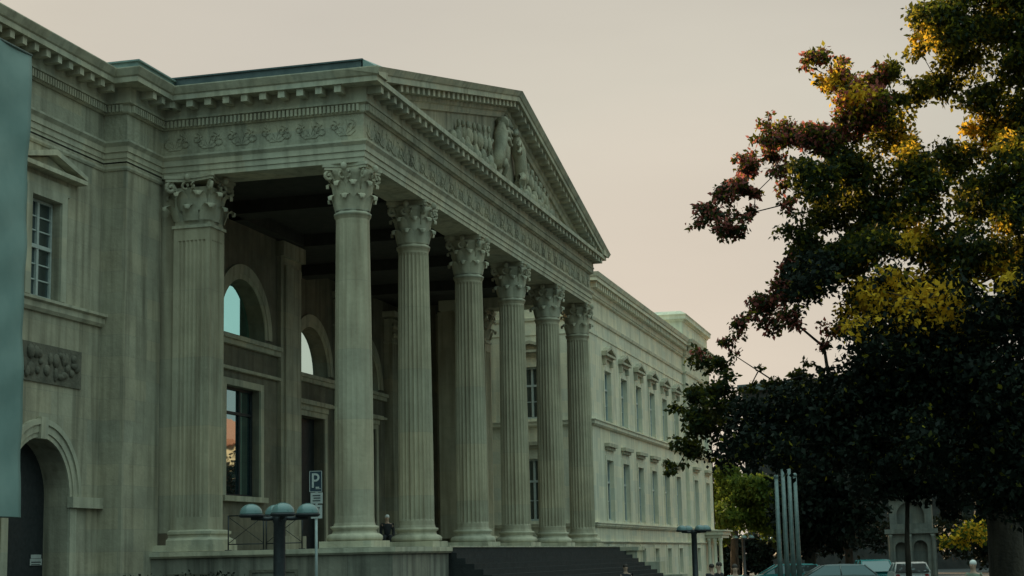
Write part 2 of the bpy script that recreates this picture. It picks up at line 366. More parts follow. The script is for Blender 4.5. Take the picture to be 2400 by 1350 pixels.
# ---- walls
m = MB(True)
archc = [35.3, 39.45, 43.6, 47.75]
wall(m, fy(YB), 12, 28.71, GB, 9.4, [(26.1, 27.12, 6.42, 8.26, False, .25), (25.58, 27.63, GB, 3.89, True, .55),
     (21.4, 22.42, 6.42, 8.26, False, .25), (20.9, 22.95, GB, 3.89, True, .55)])
m.build('facade_wall', ST, pal)
YC2 = 17.5      # the wall behind the middle columns stands further back
YW = [YB, YC2, YC2]; archc = [35.3, 43.4, 47.7]; lows = [(3.08, 5.58), (Z0, 5.57), (Z0, 5.57)]
m = MB(True)
def bh(i): c = archc[i]; return [(c - 1.27, c + 1.27, 6.75, 8.1, True, .45), (c - .95, c + .95, lows[i][0], lows[i][1], False, .45)]
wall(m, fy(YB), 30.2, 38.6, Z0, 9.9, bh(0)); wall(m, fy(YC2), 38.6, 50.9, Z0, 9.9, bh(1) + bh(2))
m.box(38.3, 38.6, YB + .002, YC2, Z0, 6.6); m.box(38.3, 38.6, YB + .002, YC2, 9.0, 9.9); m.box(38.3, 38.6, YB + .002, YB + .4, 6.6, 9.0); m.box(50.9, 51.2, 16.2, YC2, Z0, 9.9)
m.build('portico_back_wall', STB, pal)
m = MB(True); m.box(28.71, 30.2, YR, 16.2, GB, 9.4)
m.box(28.63, 30.2, YR - .08, YR + .1, GB, 0.9); m.build('corner_pilaster', ST, pal)
m = MB(True); m.box(50.9, 52.4, YR, 16.2, GB, 9.4); m.build('corner_pilaster', ST, pal)
m = MB(True); wall(m, fy(YB), 52.4, 55.2, GB, 9.6, [(53.2, 54.3, 6.25, 8.0, False, .25), (53.2, 54.3, 2.8, 4.85, False, .25)]); m.build('facade_wall', ST, pal)
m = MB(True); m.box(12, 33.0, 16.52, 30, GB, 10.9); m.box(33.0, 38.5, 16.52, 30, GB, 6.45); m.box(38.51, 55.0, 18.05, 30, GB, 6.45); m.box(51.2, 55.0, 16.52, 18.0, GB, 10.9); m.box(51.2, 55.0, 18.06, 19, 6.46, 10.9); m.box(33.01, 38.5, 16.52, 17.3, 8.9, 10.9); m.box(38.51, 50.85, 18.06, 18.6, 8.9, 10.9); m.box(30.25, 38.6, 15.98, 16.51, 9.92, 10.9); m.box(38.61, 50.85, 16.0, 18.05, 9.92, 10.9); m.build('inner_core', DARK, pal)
# wing walls
WX, WY = 55.2, 12.05
wc = [57.86 + 2.9 * k for k in range(6)]; wr = [76.4, 79.9]
def wholes(cs, hw=.56):
    h = []
    for c in cs: h += [(c - hw, c + hw, 6.25, 8.02, False, .22), (c - hw, c + hw, 2.78, 4.87, False, .22), (c - .45, c + .45, 0.75, 1.79, False, .25)]
    return h
m = MB(True); wall(m, fy(WY), WX, 74.6, GB, 9.6, wholes(wc)); wall(m, fy(WY - .15), 74.6, 82, GB, 9.6, wholes(wr))
m.add([(74.6, WY, GB), (74.6, WY - .15, GB), (74.6, WY - .15, 9.6), (74.6, WY, 9.6)], [(0, 1, 2, 3)])
wall(m, fx(WX), WY, YB, GB, 9.6, wholes([14.15], .5)); m.box(81.7, 82, WY - .15, 24, GB, 9.6)
m.build('wing_wall', STW, pal)
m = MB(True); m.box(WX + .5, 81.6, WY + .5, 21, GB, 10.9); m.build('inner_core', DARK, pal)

# ---- entablatures
ent = [(-.05, 9.37), (0, 9.37), (0, 9.47), (.02, 9.47), (.02, 9.59), (.045, 9.59), (.045, 9.70), (.10, 9.77), (.10, 9.81), (0, 9.815), (-.05, 9.815)]
mp = [(12, YB), (28.71, YB), (28.71, YR), (XS, YR), (XS, YF), (XE, YF), (XE, YR), (52.4, YR), (52.4, YB), (55.2, YB)]
m = MB(True); m.molding(mp, ent)
m.box(XS + .03, XS + .84, YF + .03, YR + .4, 9.376, 9.80); m.box(XE - .84, XE - .03, YF + .03, YR + .4, 9.376, 9.80); m.box(XS + .84, XE - .84, YF + .03, YF + .84, 9.376, 9.80)
m.build('architrave', STL, pal)
m = MB(True); m.molding(mp, [(-.05, 9.817), (-.004, 9.817), (-.004, 10.36), (-.05, 10.36)])
m.box(XS + .03, XS + .84, YF + .03, YR + .4, 9.805, 10.9); m.box(XE - .84, XE - .03, YF + .03, YR + .4, 9.805, 10.9); m.box(XS + .84, XE - .84, YF + .03, YF + .84, 9.805, 10.9)
m_frieze = m
CO = .45
cor = [(-.05, 10.362), (.03, 10.362), (.05, 10.385), (.05, 10.53), (.12, 10.55), (.12, 10.60), (.10, 10.60), (.10, 10.86), (CO, 10.86), (CO, 10.965), (-.05, 10.975)]
sim = [(-.05, 10.976), (CO + .005, 10.967), (CO + .03, 10.985), (CO + .10, 11.11), (CO + .10, 11.13), (-.05, 11.14)]
cor_old = [(-.05, 10.362), (.03, 10.362), (.05, 10.385), (.05, 10.53), (.12, 10.55), (.12, 10.60), (.10, 10.60), (.10, 10.86), (CO, 10.86), (CO, 10.97), (CO + .03, 10.985), (CO + .10, 11.11), (CO + .10, 11.13), (-.05, 11.14)]
m = MB(True); m.molding(mp, cor)
m.molding([(12, YB), (28.71, YB), (28.71, YR), (XS, YR), (XS, YF - CO - .05)], sim); m.molding([(XE, YF - CO - .05), (XE, YR), (52.4, YR), (52.4, YB), (55.2, YB)], sim)
def along(path, o, skip0=0.0, skip1=0.0):
    for i in range(len(path) - 1):
        a, b2 = Vector(path[i]), Vector(path[i + 1]); L = (b2 - a).length; d = (b2 - a) / L; nn = Vector((d.y, -d.x)); yield a, d, nn, L
def blocks(m, path, spacing, wdt, o0, o1, z0, z1, zt=None):
    for a, d, nn, L in along(path, 0):
        if L < .35: continue
        # extend to the outer corners for convex ends only roughly
        n = max(1, int(round((L) / spacing)))
        for k in range(n + 1):
            p = a + d * (L * k / n)
            if k in (0, n) and L < 5: continue
            c = p + nn * ((o0 + o1) / 2)
            hv = d * (wdt / 2); hn = nn * ((o1 - o0) / 2)
            m.obox((c.x, c.y, (z0 + z1) / 2), (hv.x, hv.y, 0), (hn.x, hn.y, 0), (0, 0, (z1 - z0) / 2))
blocks(m, mp, .40, .14, .105, .40, 10.715, 10.858); blocks(m, mp, .088, .05, .055, .115, 10.39, 10.525); m.build('cornice', STL, pal, fix=False)
# wing entablature
wp = [(WX, YB), (WX, WY), (74.6, WY), (74.6, WY - .15), (82, WY - .15), (82, 20)]
m = MB(True)
m.molding(wp, [(-.3, 9.6), (0.0, 9.6), (.05, 9.62), (.08, 9.72), (0, 9.74), (0, 10.36), (.04, 10.38), (.04, 10.46), (.10, 10.48), (.10, 10.86), (.36, 10.86), (.36, 10.98), (.40, 11.0), (.46, 11.14), (-.3, 11.16)])
m.molding(wp, [(-.4, 9.1), (.0, 9.1), (.03, 9.12), (.03, 9.17), (-.4, 9.17)])
blocks(m, wp, .36, .14, .105, .30, 10.66, 10.858); blocks(m, wp, .12, .06, .042, .092, 10.385, 10.455); m.build('wing_cornice', STW, pal, fix=False)
for nm, z0, z1, o in (('string_course', 5.95, 6.16, .12), ('string_course', 2.52, 2.68, .10), ('base_course', 1.98, 2.06, .06)):
    m = MB(True); m.molding(wp, [(-.05, z0), (o * .5, z0), (o, z0 + .06), (o, z1 - .05), (o * 1.35, z1 - .03), (o * 1.35, z1), (-.05, z1 + .004)]); m.build(nm, STW, pal)
# parapet edge and attic block of the far wing
m = MB(True); m.box(WX + .02, 81.9, WY + .02, 21.5, 11.16, 11.28); m.build('wing_parapet', STW, pal)
m = MB(True); m.box(74.6, 82, WY - .1, 20, 11.17, 12.10)
m.molding([(74.6, 20), (74.6, WY - .1), (82, WY - .1), (82, 20)], [(-.1, 12.02), (.05, 12.02), (.08, 12.10), (.17, 12.12), (.17, 12.26), (.21, 12.34), (-.1, 12.52)])
m.box(74.68, 81.9, WY, 20, 12.11, 12.50)
m.build('attic_block', STW, pal)

# ---- roofs
m = MB(True)
m.box(12, 55.2, YB - .3, 19.5, 11.142, 11.19); m.box(28.5, 30.2, YR - .3, YB, 11.142, 11.19)
m.build('main_roof', ROOF, pal)
m = MB(True)          # small attic block above the corner ressaut
m.box(28.32, 29.9, YR - .42, 17.0, 11.142, 11.27); m.box(28.27, 29.95, YR - .47, 17.0, 11.27, 11.30); m.build('attic_block', LEAD, pal)
XA = (XS + XE) / 2 + .22; EX0, EX1 = XS - CO - .10, XE + CO + .28; ZE, ZA = 11.10, 13.60
m = MB(True)          # portico roof: gable prism running back, and the gutter upstands
pf = lambda a, b2, d: (a, YF - .28 + d, b2)
m.prism([(EX0 + .25, 11.14), (EX1 - .25, 11.14), (EX1 - .25, 11.2), (XA, ZA - .06), (EX0 + .25, 11.2)], pf, 0.9, 9)
m.build('portico_roof', ROOF, pal)
m = MB(True); m.box(EX0 + .22, EX0 + .6, YF - .08, 19.8, 11.142, 11.33); m.box(EX0 + .18, EX0 + .62, YF - .12, 19.8, 11.33, 11.36)
m.build('roof_gutter', ROOF, pal)
m = MB(True); m.add([(EX0 + .2, YF - .12, 11.14), (EX0 + .2, YF - .12, 11.35), (EX0 + .2, YF - .46, 11.14), (EX0 + 1.3, YF - .12, 11.14), (EX0 + 1.3, YF - .12, 11.37), (EX0 + 1.3, YF - .46, 11.35)],
    [(0, 1, 2), (3, 5, 4), (1, 4, 5, 2), (0, 3, 4, 1), (0, 2, 5, 3)]); m.build('roof_flashing', LEAD, pal)
# ---- pediment
ped_parts = []
m = MB(True)
m.prism([(XS + .2, 11.1), (XE - .2, 11.1), (XA, ZA - .5)], lambda a, b2, d: (a, YF + .03 + d, b2), 0, .6); tymp = m.build('tympanum', ST, pal)
sl = (ZA - ZE) / (XA - EX0); sr = (ZA - ZE) / (EX1 - XA)
rk = [(-.2, -.66), (.03, -.66), (.05, -.60), (.05, -.53), (.10, -.50), (.10, -.27), (CO, -.27), (CO, -.15), (CO + .03, -.13), (CO + .10, 0), (-.2, .012)]
for sgn in (-1, 1):
    m = MB(True); vs = []; x_end = EX0 if sgn < 0 else EX1; sk = sl if sgn < 0 else sr
    n = len(rk)
    for x, z in ((x_end, ZE), (XA, ZA)):
        for o, h in rk:
            vs.append((x, YF - o, z + h))
    # trim the lower end so that it dies into the horizontal cornice top
    for i in range(n):
        x, y, z = vs[i]; h = rk[i][1]
        need = 10.98 - z
        if need > 0: xx = x - sgn * need / sk; vs[i] = (xx, y, 10.98)
    m.add(vs, [(i, (i + 1) % n, (i + 1) % n + n, i + n) for i in range(n)] + [tuple(range(n)), tuple(range(n, 2 * n))])
    N = 29
    for k in range(1, N):
        x = x_end - sgn * (.9 + (abs(XA - x_end) - .9) * (k - .5) / (N - 1)); z = ZE + sk * abs(x - x_end) - .27
        if z - .16 < 11.0: continue
        ux = Vector((-sgn, 0, sk)).normalized()
        m.obox((x, YF - .245, z - .075), ux * .075, (0, .14, 0), (0, 0, .072))
    m.build('raking_cornice', STL, pal, fix=False)

# ---- columns
def capital(m, cx, cy, z0, h, r, sq=None):
    """Corinthian capital: bell, two rings of curling leaves, corner volutes, concave abacus"""
    if sq is None:
        m.lathe(cx, cy, [(r * 1.04, z0), (r * 1.12, z0 + .03), (r * 1.12, z0 + .055), (r * 1.02, z0 + .075), (r * .98, z0 + .1), (r * 1.02, z0 + h * .5), (r * 1.22, z0 + h * .8), (r * 1.45, z0 + h * .88)], 24)
    rings = [(0.10, 0.40, 8, 0.0), (0.30, 0.66, 8, PI / 8)]
    for a0, a1, n, off in rings:
        for k in range(n):
            a = off + 2 * PI * k / n; ca, sa = math.cos(a), math.sin(a); t = Vector((-sa, ca, 0)); rd = Vector((ca, sa, 0))
            zz0, zz1 = z0 + h * a0, z0 + h * a1; wv = 2 * PI * r / n * .52
            rr = 1.0 if sq is None else min(1 / max(abs(ca), abs(sa)), 1.25)
            prof = [(r * 1.0 * rr, zz0, 1.0), (r * 1.10 * rr, zz0 + (zz1 - zz0) * .45, 1.1), (r * 1.18 * rr, zz0 + (zz1 - zz0) * .8, 1.0), (r * 1.36 * rr, zz1, .75), (r * 1.52 * rr, zz1 - .03, .5), (r * 1.50 * rr, zz1 - .10, .25)]
            vs = []
            for rd_, z, ws in prof:
                c = Vector((cx, cy, z)) + rd * rd_
                for q, dp in ((-1, -.05), (-.45, .02), (0, .035), (.45, .02), (1, -.05)): vs.append(c + t * (q * wv * ws) + rd * dp * .7)
            fs = []
            for j in range(len(prof) - 1):
                for i in range(4): fs.append((j * 5 + i, j * 5 + i + 1, j * 5 + i + 6, j * 5 + i + 5))
            m.add(vs, fs, True)
    for k in range(4):            # corner volutes: spiral scroll + stalk
        a = PI / 4 + k * PI / 2; rd = Vector((math.cos(a), math.sin(a), 0)); t = Vector((-rd.y, rd.x, 0))
        pts = []; c0 = Vector((cx, cy, z0 + h * .78)) + rd * (r * 1.52)
        for i in range(15):
            th = i / 14 * 2.6 * PI; q = r * .30 * (1 - i / 17)
            pts.append(c0 + rd * (q * math.sin(th)) + Vector((0, 0, q * math.cos(th))))
        stalk = [Vector((cx, cy, z0 + h * .5)) + rd * r * 1.05, Vector((cx, cy, z0 + h * .72)) + rd * r * 1.2]
        m.tube(stalk + pts, [r * .08] * 2 + [r * .11] * 15, 6)
        for s2 in (-1, 1):        # inner helices under the abacus
            c1 = Vector((cx, cy, z0 + h * .78)) + Vector((math.cos(a + s2 * .62), math.sin(a + s2 * .62), 0)) * r * 1.25
            m.tube([c1 + t * s2 * .0 + rd * (.06 * math.sin(q)) + Vector((0, 0, .07 * math.cos(q))) for q in [i * .8 for i in range(8)]], .03, 5)
    # abacus with concave sides
    A = r * 1.56; poly = []
    for k in range(4):
        a = PI / 4 + k * PI / 2
        p = Vector((math.cos(a), math.sin(a))) * A * 1.28; q = Vector((math.cos(a + PI / 2), math.sin(a + PI / 2))) * A * 1.28
        tt = (q - p).normalized(); nn = Vector((tt.y, -tt.x))
        for i in range(9):
            s = i / 8; b2 = p.lerp(q, .04 + .92 * s); poly.append(b2 - nn * (r * .34 * math.sin(PI * s)))
    for zz0, zz1, s in ((z0 + h * .885, z0 + h * .94, .95), (z0 + h * .94, z0 + h, 1.0)):
        m.prism([(cx + p.x * s, cy + p.y * s) for p in poly], lambda a, b2, d: (a, b2, d), zz0, zz1)
    for k in range(4):            # fleurons
        a = k * PI / 2; m.ball((cx + math.cos(a) * r * 1.45, cy + math.sin(a) * r * 1.45, z0 + h * .93), .07, .07, .08, 8, 5)
RB, RT = .385, .335
for i, cx in enumerate(COLX):
    flute = 0.10 if i > 0 else 0.022
    NS = 24; NV = NS * 4
    def rf(k, n, z, fl=flute): 
        ph = k % 4
        return 1.0 - (fl * (0, .75, 1.0, .75)[ph]) * (1 if 2.42 < z < 8.2 else 0)
    prof = [(RB * 1.08, 2.25), (RB * 1.02, 2.31), (RB, 2.40)]
    for j in range(13):
        t = j / 12; z = 2.44 + (8.18 - 2.44) * t; prof.append((RB + (RT - RB) * (t ** 1.5), z))
    prof += [(RT, 8.24), (RT, 8.28), (RT * 1.06, 8.32), (RT * 1.1, 8.34)]
    m = MB(True); m.lathe(cx, YC, prof, NV, smooth=False, rfun=rf)
    lab = 'smooth nearest column shaft' if i == 0 else None
    c = m.build('column', STC, pal, lab)
    m = MB(True); capital(m, cx, YC, 8.34, 1.03, RT); m.build('capital', STL, c, fix=False)
    m = MB(True); m.lathe(cx, YC, [(RB * 1.12, 2.25), (RB * 1.22, 2.24), (RB * 1.22, 2.20), (RB * 1.1, 2.17), (RB * 1.14, 2.11), (RB * 1.3, 2.09), (RB * 1.42, 2.05), (RB * 1.42, 1.99), (RB * 1.35, 1.96)], 32)
    m.box(cx - .53, cx + .53, YC - .53, YC + .53, 1.832, 1.96); m.build('base', STL, c)
for ax in (30.22, 50.22):     # square fluted piers at the wall ends
    m = MB(True); x0, x1, y0, y1 = ax, ax + .68, 14.36, 15.16
    # fluted outline
    def side(p, q, nfl=7, dep=.028):
        p, q = Vector(p), Vector(q); d = (q - p); L = d.length; d /= L; nn = Vector((d.y, -d.x)); pts = [p]
        for k in range(nfl):
            s = .09 + (L - .18) * k / nfl; wd = (L - .18) / nfl
            pts += [p + d * (s + wd * .12), p + d * (s + wd * .3) - nn * dep, p + d * (s + wd * .7) - nn * dep, p + d * (s + wd * .88)]
        return pts
    poly = side((x0, y1), (x0, y0)) + side((x0, y0), (x1, y0)) + side((x1, y0), (x1, y1)) + side((x1, y1), (x0, y1))
    m.prism([(p.x, p.y) for p in poly], lambda a, b2, d: (a, b2, d), 2.5, 8.05)
    m.box(x0, x1, y0, y1, 2.2, 2.5); m.box(x0, x1, y0, y1, 8.05, 8.3)
    m.box(x0 + .1, x1 - .1, y1, 15.95, 2.2, 9.37)
    c = m.build('pier', STC, pal)
    m = MB(True); m.box(x0 - .03, x1 + .03, y0 - .03, y1 + .03, 8.30, 8.36); m.box(x0 + .02, x1 - .02, y0 + .02, y1 - .02, 8.36, 9.15)
    capital(m, (x0 + x1) / 2, (y0 + y1) / 2, 8.34, 1.03, .40, sq=1); m.build('capital', STL, c, fix=False)
    m = MB(True)
    pth = [(x0, y1), (x0, y0), (x1, y0), (x1, y1)]
    m.molding(pth, [(-.05, 1.96), (.20, 1.96), (.20, 2.05), (.14, 2.08), (.10, 2.11), (.10, 2.15), (.13, 2.17), (.13, 2.22), (.05, 2.25), (-.05, 2.26)])
    m.box(x0 - .22, x1 + .22, y0 - .22, y1 + .6, 1.832, 1.96); m.build('base', STL, c)
# pilasters on the back wall
m = MB(True); m.box(37.33, 38.62, YB - .10, YB, Z0, 9.0); m.box(37.5, 38.45, YB - .16, YB - .10, 2.2, 8.8); m.box(37.25, 38.68, YB - .2, YB, Z0, 2.2); m.box(37.25, 38.68, YB - .2, YB, 9.0, 9.37); m.build('wall_pier', ST, pal)
for px, yw in ((33.1, YB), (41.2, YC2), (45.5, YC2), (49.9, YC2)):
    m = MB(True); m.box(px - .36, px + .36, yw - .28, yw + .1, Z0, 8.35); m.box(px - .44, px + .44, yw - .36, yw, Z0, 2.2)
    c = m.build('pilaster', ST, pal)
    m = MB(True); m.box(px - .40, px + .40, yw - .32, yw, 8.35, 8.42); m.box(px - .34, px + .34, yw - .27, yw, 8.42, 9.15); m.box(px - .5, px + .5, yw - .42, yw, 9.2, 9.37)
    for k in range(3):
        for j, zz in enumerate((8.62, 8.9)):
            m.ball((px - .28 + .28 * k, yw - .33, zz), .11, .07, .1, 8, 5)
    m.build('capital', STL, c)
# arch surrounds, sills and bands of the portico back wall
def archivolt(m, fn, c, z, r0, r1, d0, d1, N=24):
    for i in range(N):
        a, b2 = PI * i / N, PI * (i + 1) / N
        q = [(c - r * math.cos(t), z + r * math.sin(t)) for t, r in ((a, r0), (b2, r0), (b2, r1), (a, r1))]
        vs = [fn(u, v, d) for d in (d0, d1) for u, v in q]
        m.add(vs, [(0, 1, 2, 3), (4, 7, 6, 5), (0, 4, 5, 1), (2, 6, 7, 3)])
ends = [(33.47, 37.32), (41.57, 45.13), (45.87, 49.53)]
for i, c in enumerate(archc):
    yb = YW[i]
    m = MB(True); archivolt(m, fy(yb), c, 6.83, 1.40, 1.62, 0, -.05); archivolt(m, fy(yb), c, 6.83, 1.275, 1.40, 0, -.025)
    ar = m.build('arched_window', STL, pal)
    m = MB(True); m.add([(c - 1.3, yb + .40, 6.7), (c + 1.3, yb + .40, 6.7), (c + 1.3, yb + .40, 8.2), (c - 1.3, yb + .40, 8.2)], [(0, 1, 2, 3)]); m.build('pane', CYAN if i == 0 else CLEARG, ar)
    u0, u1 = ends[i]
    m = MB(True); m.box(u0, u1, yb - .16, yb, 6.62, 6.72); m.box(u0, u1, yb - .10, yb, 6.50, 6.62); m.build('sill', STL, ar)
    m = MB(True); m.box(u0, u1, yb - .10, yb, 5.92, 5.99); m.build('string_course', STL, pal)
    z0, z1 = lows[i]
    m = MB(True)
    for a, b2, cc, d in ((c - 1.13, c - .952, z0, z1 + .15), (c + .952, c + 1.13, z0, z1 + .15), (c - .952, c + .952, z1, z1 + .15)): m.box(a, b2, yb - .05, yb, cc, d)
    if i != 0:
        m.box(c - 1.2, c + 1.2, yb - .2, yb, z1 + .3, z1 + .42); m.box(c - 1.1, c + 1.1, yb - .1, yb, z1 + .15, z1 + .3)
        d_ = m.build('door', STL, pal)
        m = MB(True); m.box(c - .95, c + .95, yb + .30, yb + .36, Z0, 5.57); m.build('door_leaf', METD, d_)
    else:
        m.box(c - 1.2, c + 1.2, yb - .14, yb, z0 - .12, z0)
        d_ = m.build('window', STL, pal)
        m = MB(True); m.add([(c - .98, yb + .22, z0 - .02), (c + .98, yb + .22, z0 - .02), (c + .98, yb + .22, z1 + .02), (c - .98, yb + .22, z1 + .02)], [(0, 1, 2, 3)]); m.build('pane', GLASS, d_)
        m = MB(True)
        for u in (c - .95, c + .22, c + .89): m.box(u, u + .06, yb + .17, yb + .21, z0, z1)
        for z in (z0, z1 - .62, z1 - .06): m.box(c - .95, c + .95, yb + .165, yb + .205, z, z + .06)
        m.build('frame', METD, d_)
# portico ceiling with beams
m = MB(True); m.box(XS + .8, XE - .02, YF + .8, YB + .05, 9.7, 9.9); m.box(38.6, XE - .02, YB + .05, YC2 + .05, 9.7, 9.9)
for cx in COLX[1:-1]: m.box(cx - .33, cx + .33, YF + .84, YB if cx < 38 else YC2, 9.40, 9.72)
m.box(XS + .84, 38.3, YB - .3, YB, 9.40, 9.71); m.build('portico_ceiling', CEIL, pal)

# ---- podium and steps
m = MB(True)
XP = 29.95; YP = 10.45
m.box(XP, XE, YP + .3, YC2 + .1, GB, 1.70); m.box(XP, 33.5, YP, YP + .3, GB, 1.70)
m.build('podium', STP, pal)
m = MB(True); m.molding([(XP, YR), (XP, YP), (33.5, YP)], [(-.4, 1.702), (.05, 1.702), (.09, 1.74), (.09, 1.826), (-.4, 1.83)])
m.box(XP + .3, XE + .1, YP + .3, YC2 + .4, 1.702, 1.83); m.build('podium_coping', STL, pal)
for (y0, y1, z0, z1) in ((13.35, 12.35, .55, 1.45), (15.1, 14.2, .6, 1.4)):   # sunk panels framed on the podium side
    m = MB(True)
    for a, b2, c, d in ((y0, y1, z1 - .05, z1), (y0, y1, z0, z0 + .05), (y0, y0 - .06, z0 + .05, z1 - .05), (y1, y1 + .06, z0 + .05, z1 - .05)): m.box(XP - .025, XP, a, b2, c, d)
    m.build('podium_panel', STD, pal)
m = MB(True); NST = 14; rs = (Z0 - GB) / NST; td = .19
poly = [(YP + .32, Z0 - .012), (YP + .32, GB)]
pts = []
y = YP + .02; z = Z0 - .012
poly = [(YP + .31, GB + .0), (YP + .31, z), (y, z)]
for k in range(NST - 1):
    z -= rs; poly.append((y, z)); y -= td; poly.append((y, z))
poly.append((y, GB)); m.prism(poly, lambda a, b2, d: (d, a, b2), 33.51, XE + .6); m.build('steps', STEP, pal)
m = MB(True); m.box(33.6, XE + .5, YP - .0, YP + .06, Z0 - .01, Z0 + .02); m.build('landing_edge', STL, pal)
# cheek wall at the far end of the steps
m = MB(True); poly = [(YP + .2, GB), (YP + .2, 1.70), (YP - .5, 1.70), (YP - .5, 1.35), (YP - 1.2, 1.35), (YP - 1.2, .95), (YP - 1.9, .95), (YP - 1.9, GB)]
m.prism(poly, lambda a, b2, d: (d, a, b2), XE + .62, XE + 1.6); m.box(XE + .55, XE + 1.7, YP - .55, YP + .3, 1.702, 1.82); m.build('cheek_wall', STL, pal)

# ---- left bay details
def casement(m, fn, c, z0, z1, hw, dp, tr=.62, bars=3, t=.05):
    m.prism([(c - hw, z0), (c - hw + t, z0), (c - hw + t, z1), (c - hw, z1)], fn, dp - .05, dp); m.prism([(c + hw - t, z0), (c + hw, z0), (c + hw, z1), (c + hw - t, z1)], fn, dp - .05, dp)
    zt = z0 + (z1 - z0) * tr
    for z in (z0, z1 - t): m.prism([(c - hw + t, z), (c + hw - t, z), (c + hw - t, z + t), (c - hw + t, z + t)], fn, dp - .05, dp)
    m.prism([(c - hw + t, zt), (c + hw - t, zt), (c + hw - t, zt + .07), (c - hw + t, zt + .07)], fn, dp - .07, dp)
    for a, b2 in ((z0 + t, zt), (zt + .07, z1 - t)):
        m.prism([(c - .035, a), (c + .035, a), (c + .035, b2), (c - .035, b2)], fn, dp - .06, dp)
        nb = bars if b2 - a > .75 else bars - 1
        for k in range(1, nb):
            z = a + (b2 - a) * k / nb
            for q, r in ((c - hw + t, c - .035), (c + .035, c + hw - t)): m.prism([(q, z - .012), (r, z - .012), (r, z + .012), (q, z + .012)], fn, dp - .04, dp - .01)
def pane(fn, c, z0, z1, hw, dp, mat, par):
    m = MB(True); m.add([fn(c - hw, z0, dp), fn(c + hw, z0, dp), fn(c + hw, z1, dp), fn(c - hw, z1, dp)], [(0, 1, 2, 3)]); m.build('pane', mat, par)
def pediment_hood(m, fn, c, zb, hw, rise, pr=.22):
    m.prism([(c - hw, zb), (c + hw, zb), (c + hw, zb + .08), (c - hw, zb + .08)], fn, -pr, .0)
    for s in (-1, 1):
        m.prism([(c + s * hw, zb + .082), (c + s * hw, zb + .17), (c, zb + rise + .09), (c, zb + rise - .02)], fn, -pr, 0)
    m.prism([(c - hw + .15, zb + .082), (c + hw - .15, zb + .082), (c, zb + rise - .04)], fn, -.04, 0)
for cx, cb in ((26.61, 26.6), (21.91, 21.92)):
    m = MB(True); casement(m, fy(YB), cx, 6.43, 8.25, .5, .2, .5, 3)
    wi = m.build('window', FRAME, pal); pane(fy(YB), cx, 6.42, 8.26, .51, .19, GLASSD, wi)
    m = MB(True); f = fy(YB)
    for a, b2, c, d in ((cx - .7, cx - .515, 6.42, 8.42), (cx + .515, cx + .7, 6.42, 8.42), (cx - .515, cx + .515, 8.265, 8.42)): m.box(a, b2, YB - .05, YB + .003, c, d)
    m.box(cx - .8, cx + .8, YB - .04, YB, 8.42, 8.62); m.build('surround', STL, wi)
    m = MB(True); pediment_hood(m, f, cx, 8.72, 1.13, .36); m.build('hood', STL, wi)
    m = MB(True); m.box(cb - .98, cb + 1.36, YB - .03, YB, 4.87, 5.57)
    rnd = random.Random(5)
    for k in range(26):
        x = cb - .85 + 2.05 * rnd.random(); z = 5.0 + .42 * rnd.random()
        m.ball((x, YB - .04, z), .06 + .08 * rnd.random(), .05, .06 + .08 * rnd.random(), 7, 5)
    m.build('carved_relief', STD, pal)
    m = MB(True); f = fy(YB)
    archivolt(m, f, cb, 2.86, 1.03, 1.12, 0, -.03); archivolt(m, f, cb, 2.86, 1.12, 1.26, 0, -.055); archivolt(m, f, cb, 2.86, 1.26, 1.36, 0, -.09)
    m.box(cb - 1.25, cb - 1.03, YB - .05, YB, GB, 2.65); m.box(cb + 1.03, cb + 1.25, YB - .05, YB, GB, 2.65)
    m.box(cb - .12, cb + .12, YB - .1, YB, 3.86, 4.25)
    do = m.build('arched_door', STL, pal)
    for xa, xb in ((cb + 1.0, cb + 2.11), (cb - 2.2, cb - 1.0)): m = MB(True); m.box(xa, xb, YB - .12, YB, 2.66, 2.86); m.build('impost', STL, do)
    m = MB(True); m.box(cb - 1.1, cb + 1.1, YB + .5, YB + .56, GB, 4.0); m.build('door_leaf', METD, do)
m = MB(True); m.molding([(12, YB), (28.711, YB)], [(-.02, 6.14), (.05, 6.14), (.09, 6.2), (.09, 6.30), (.15, 6.33), (.15, 6.38), (-.02, 6.40)]); m.build('string_course', STL, pal)
m = MB(True); m.molding([(12, YB), (28.711, YB), (28.711, YR), (30.19, YR)], [(-.02, 9.22), (.02, 9.22), (.04, 9.26), (.04, 9.30), (-.02, 9.30)]); m.build('string_course', STL, pal)

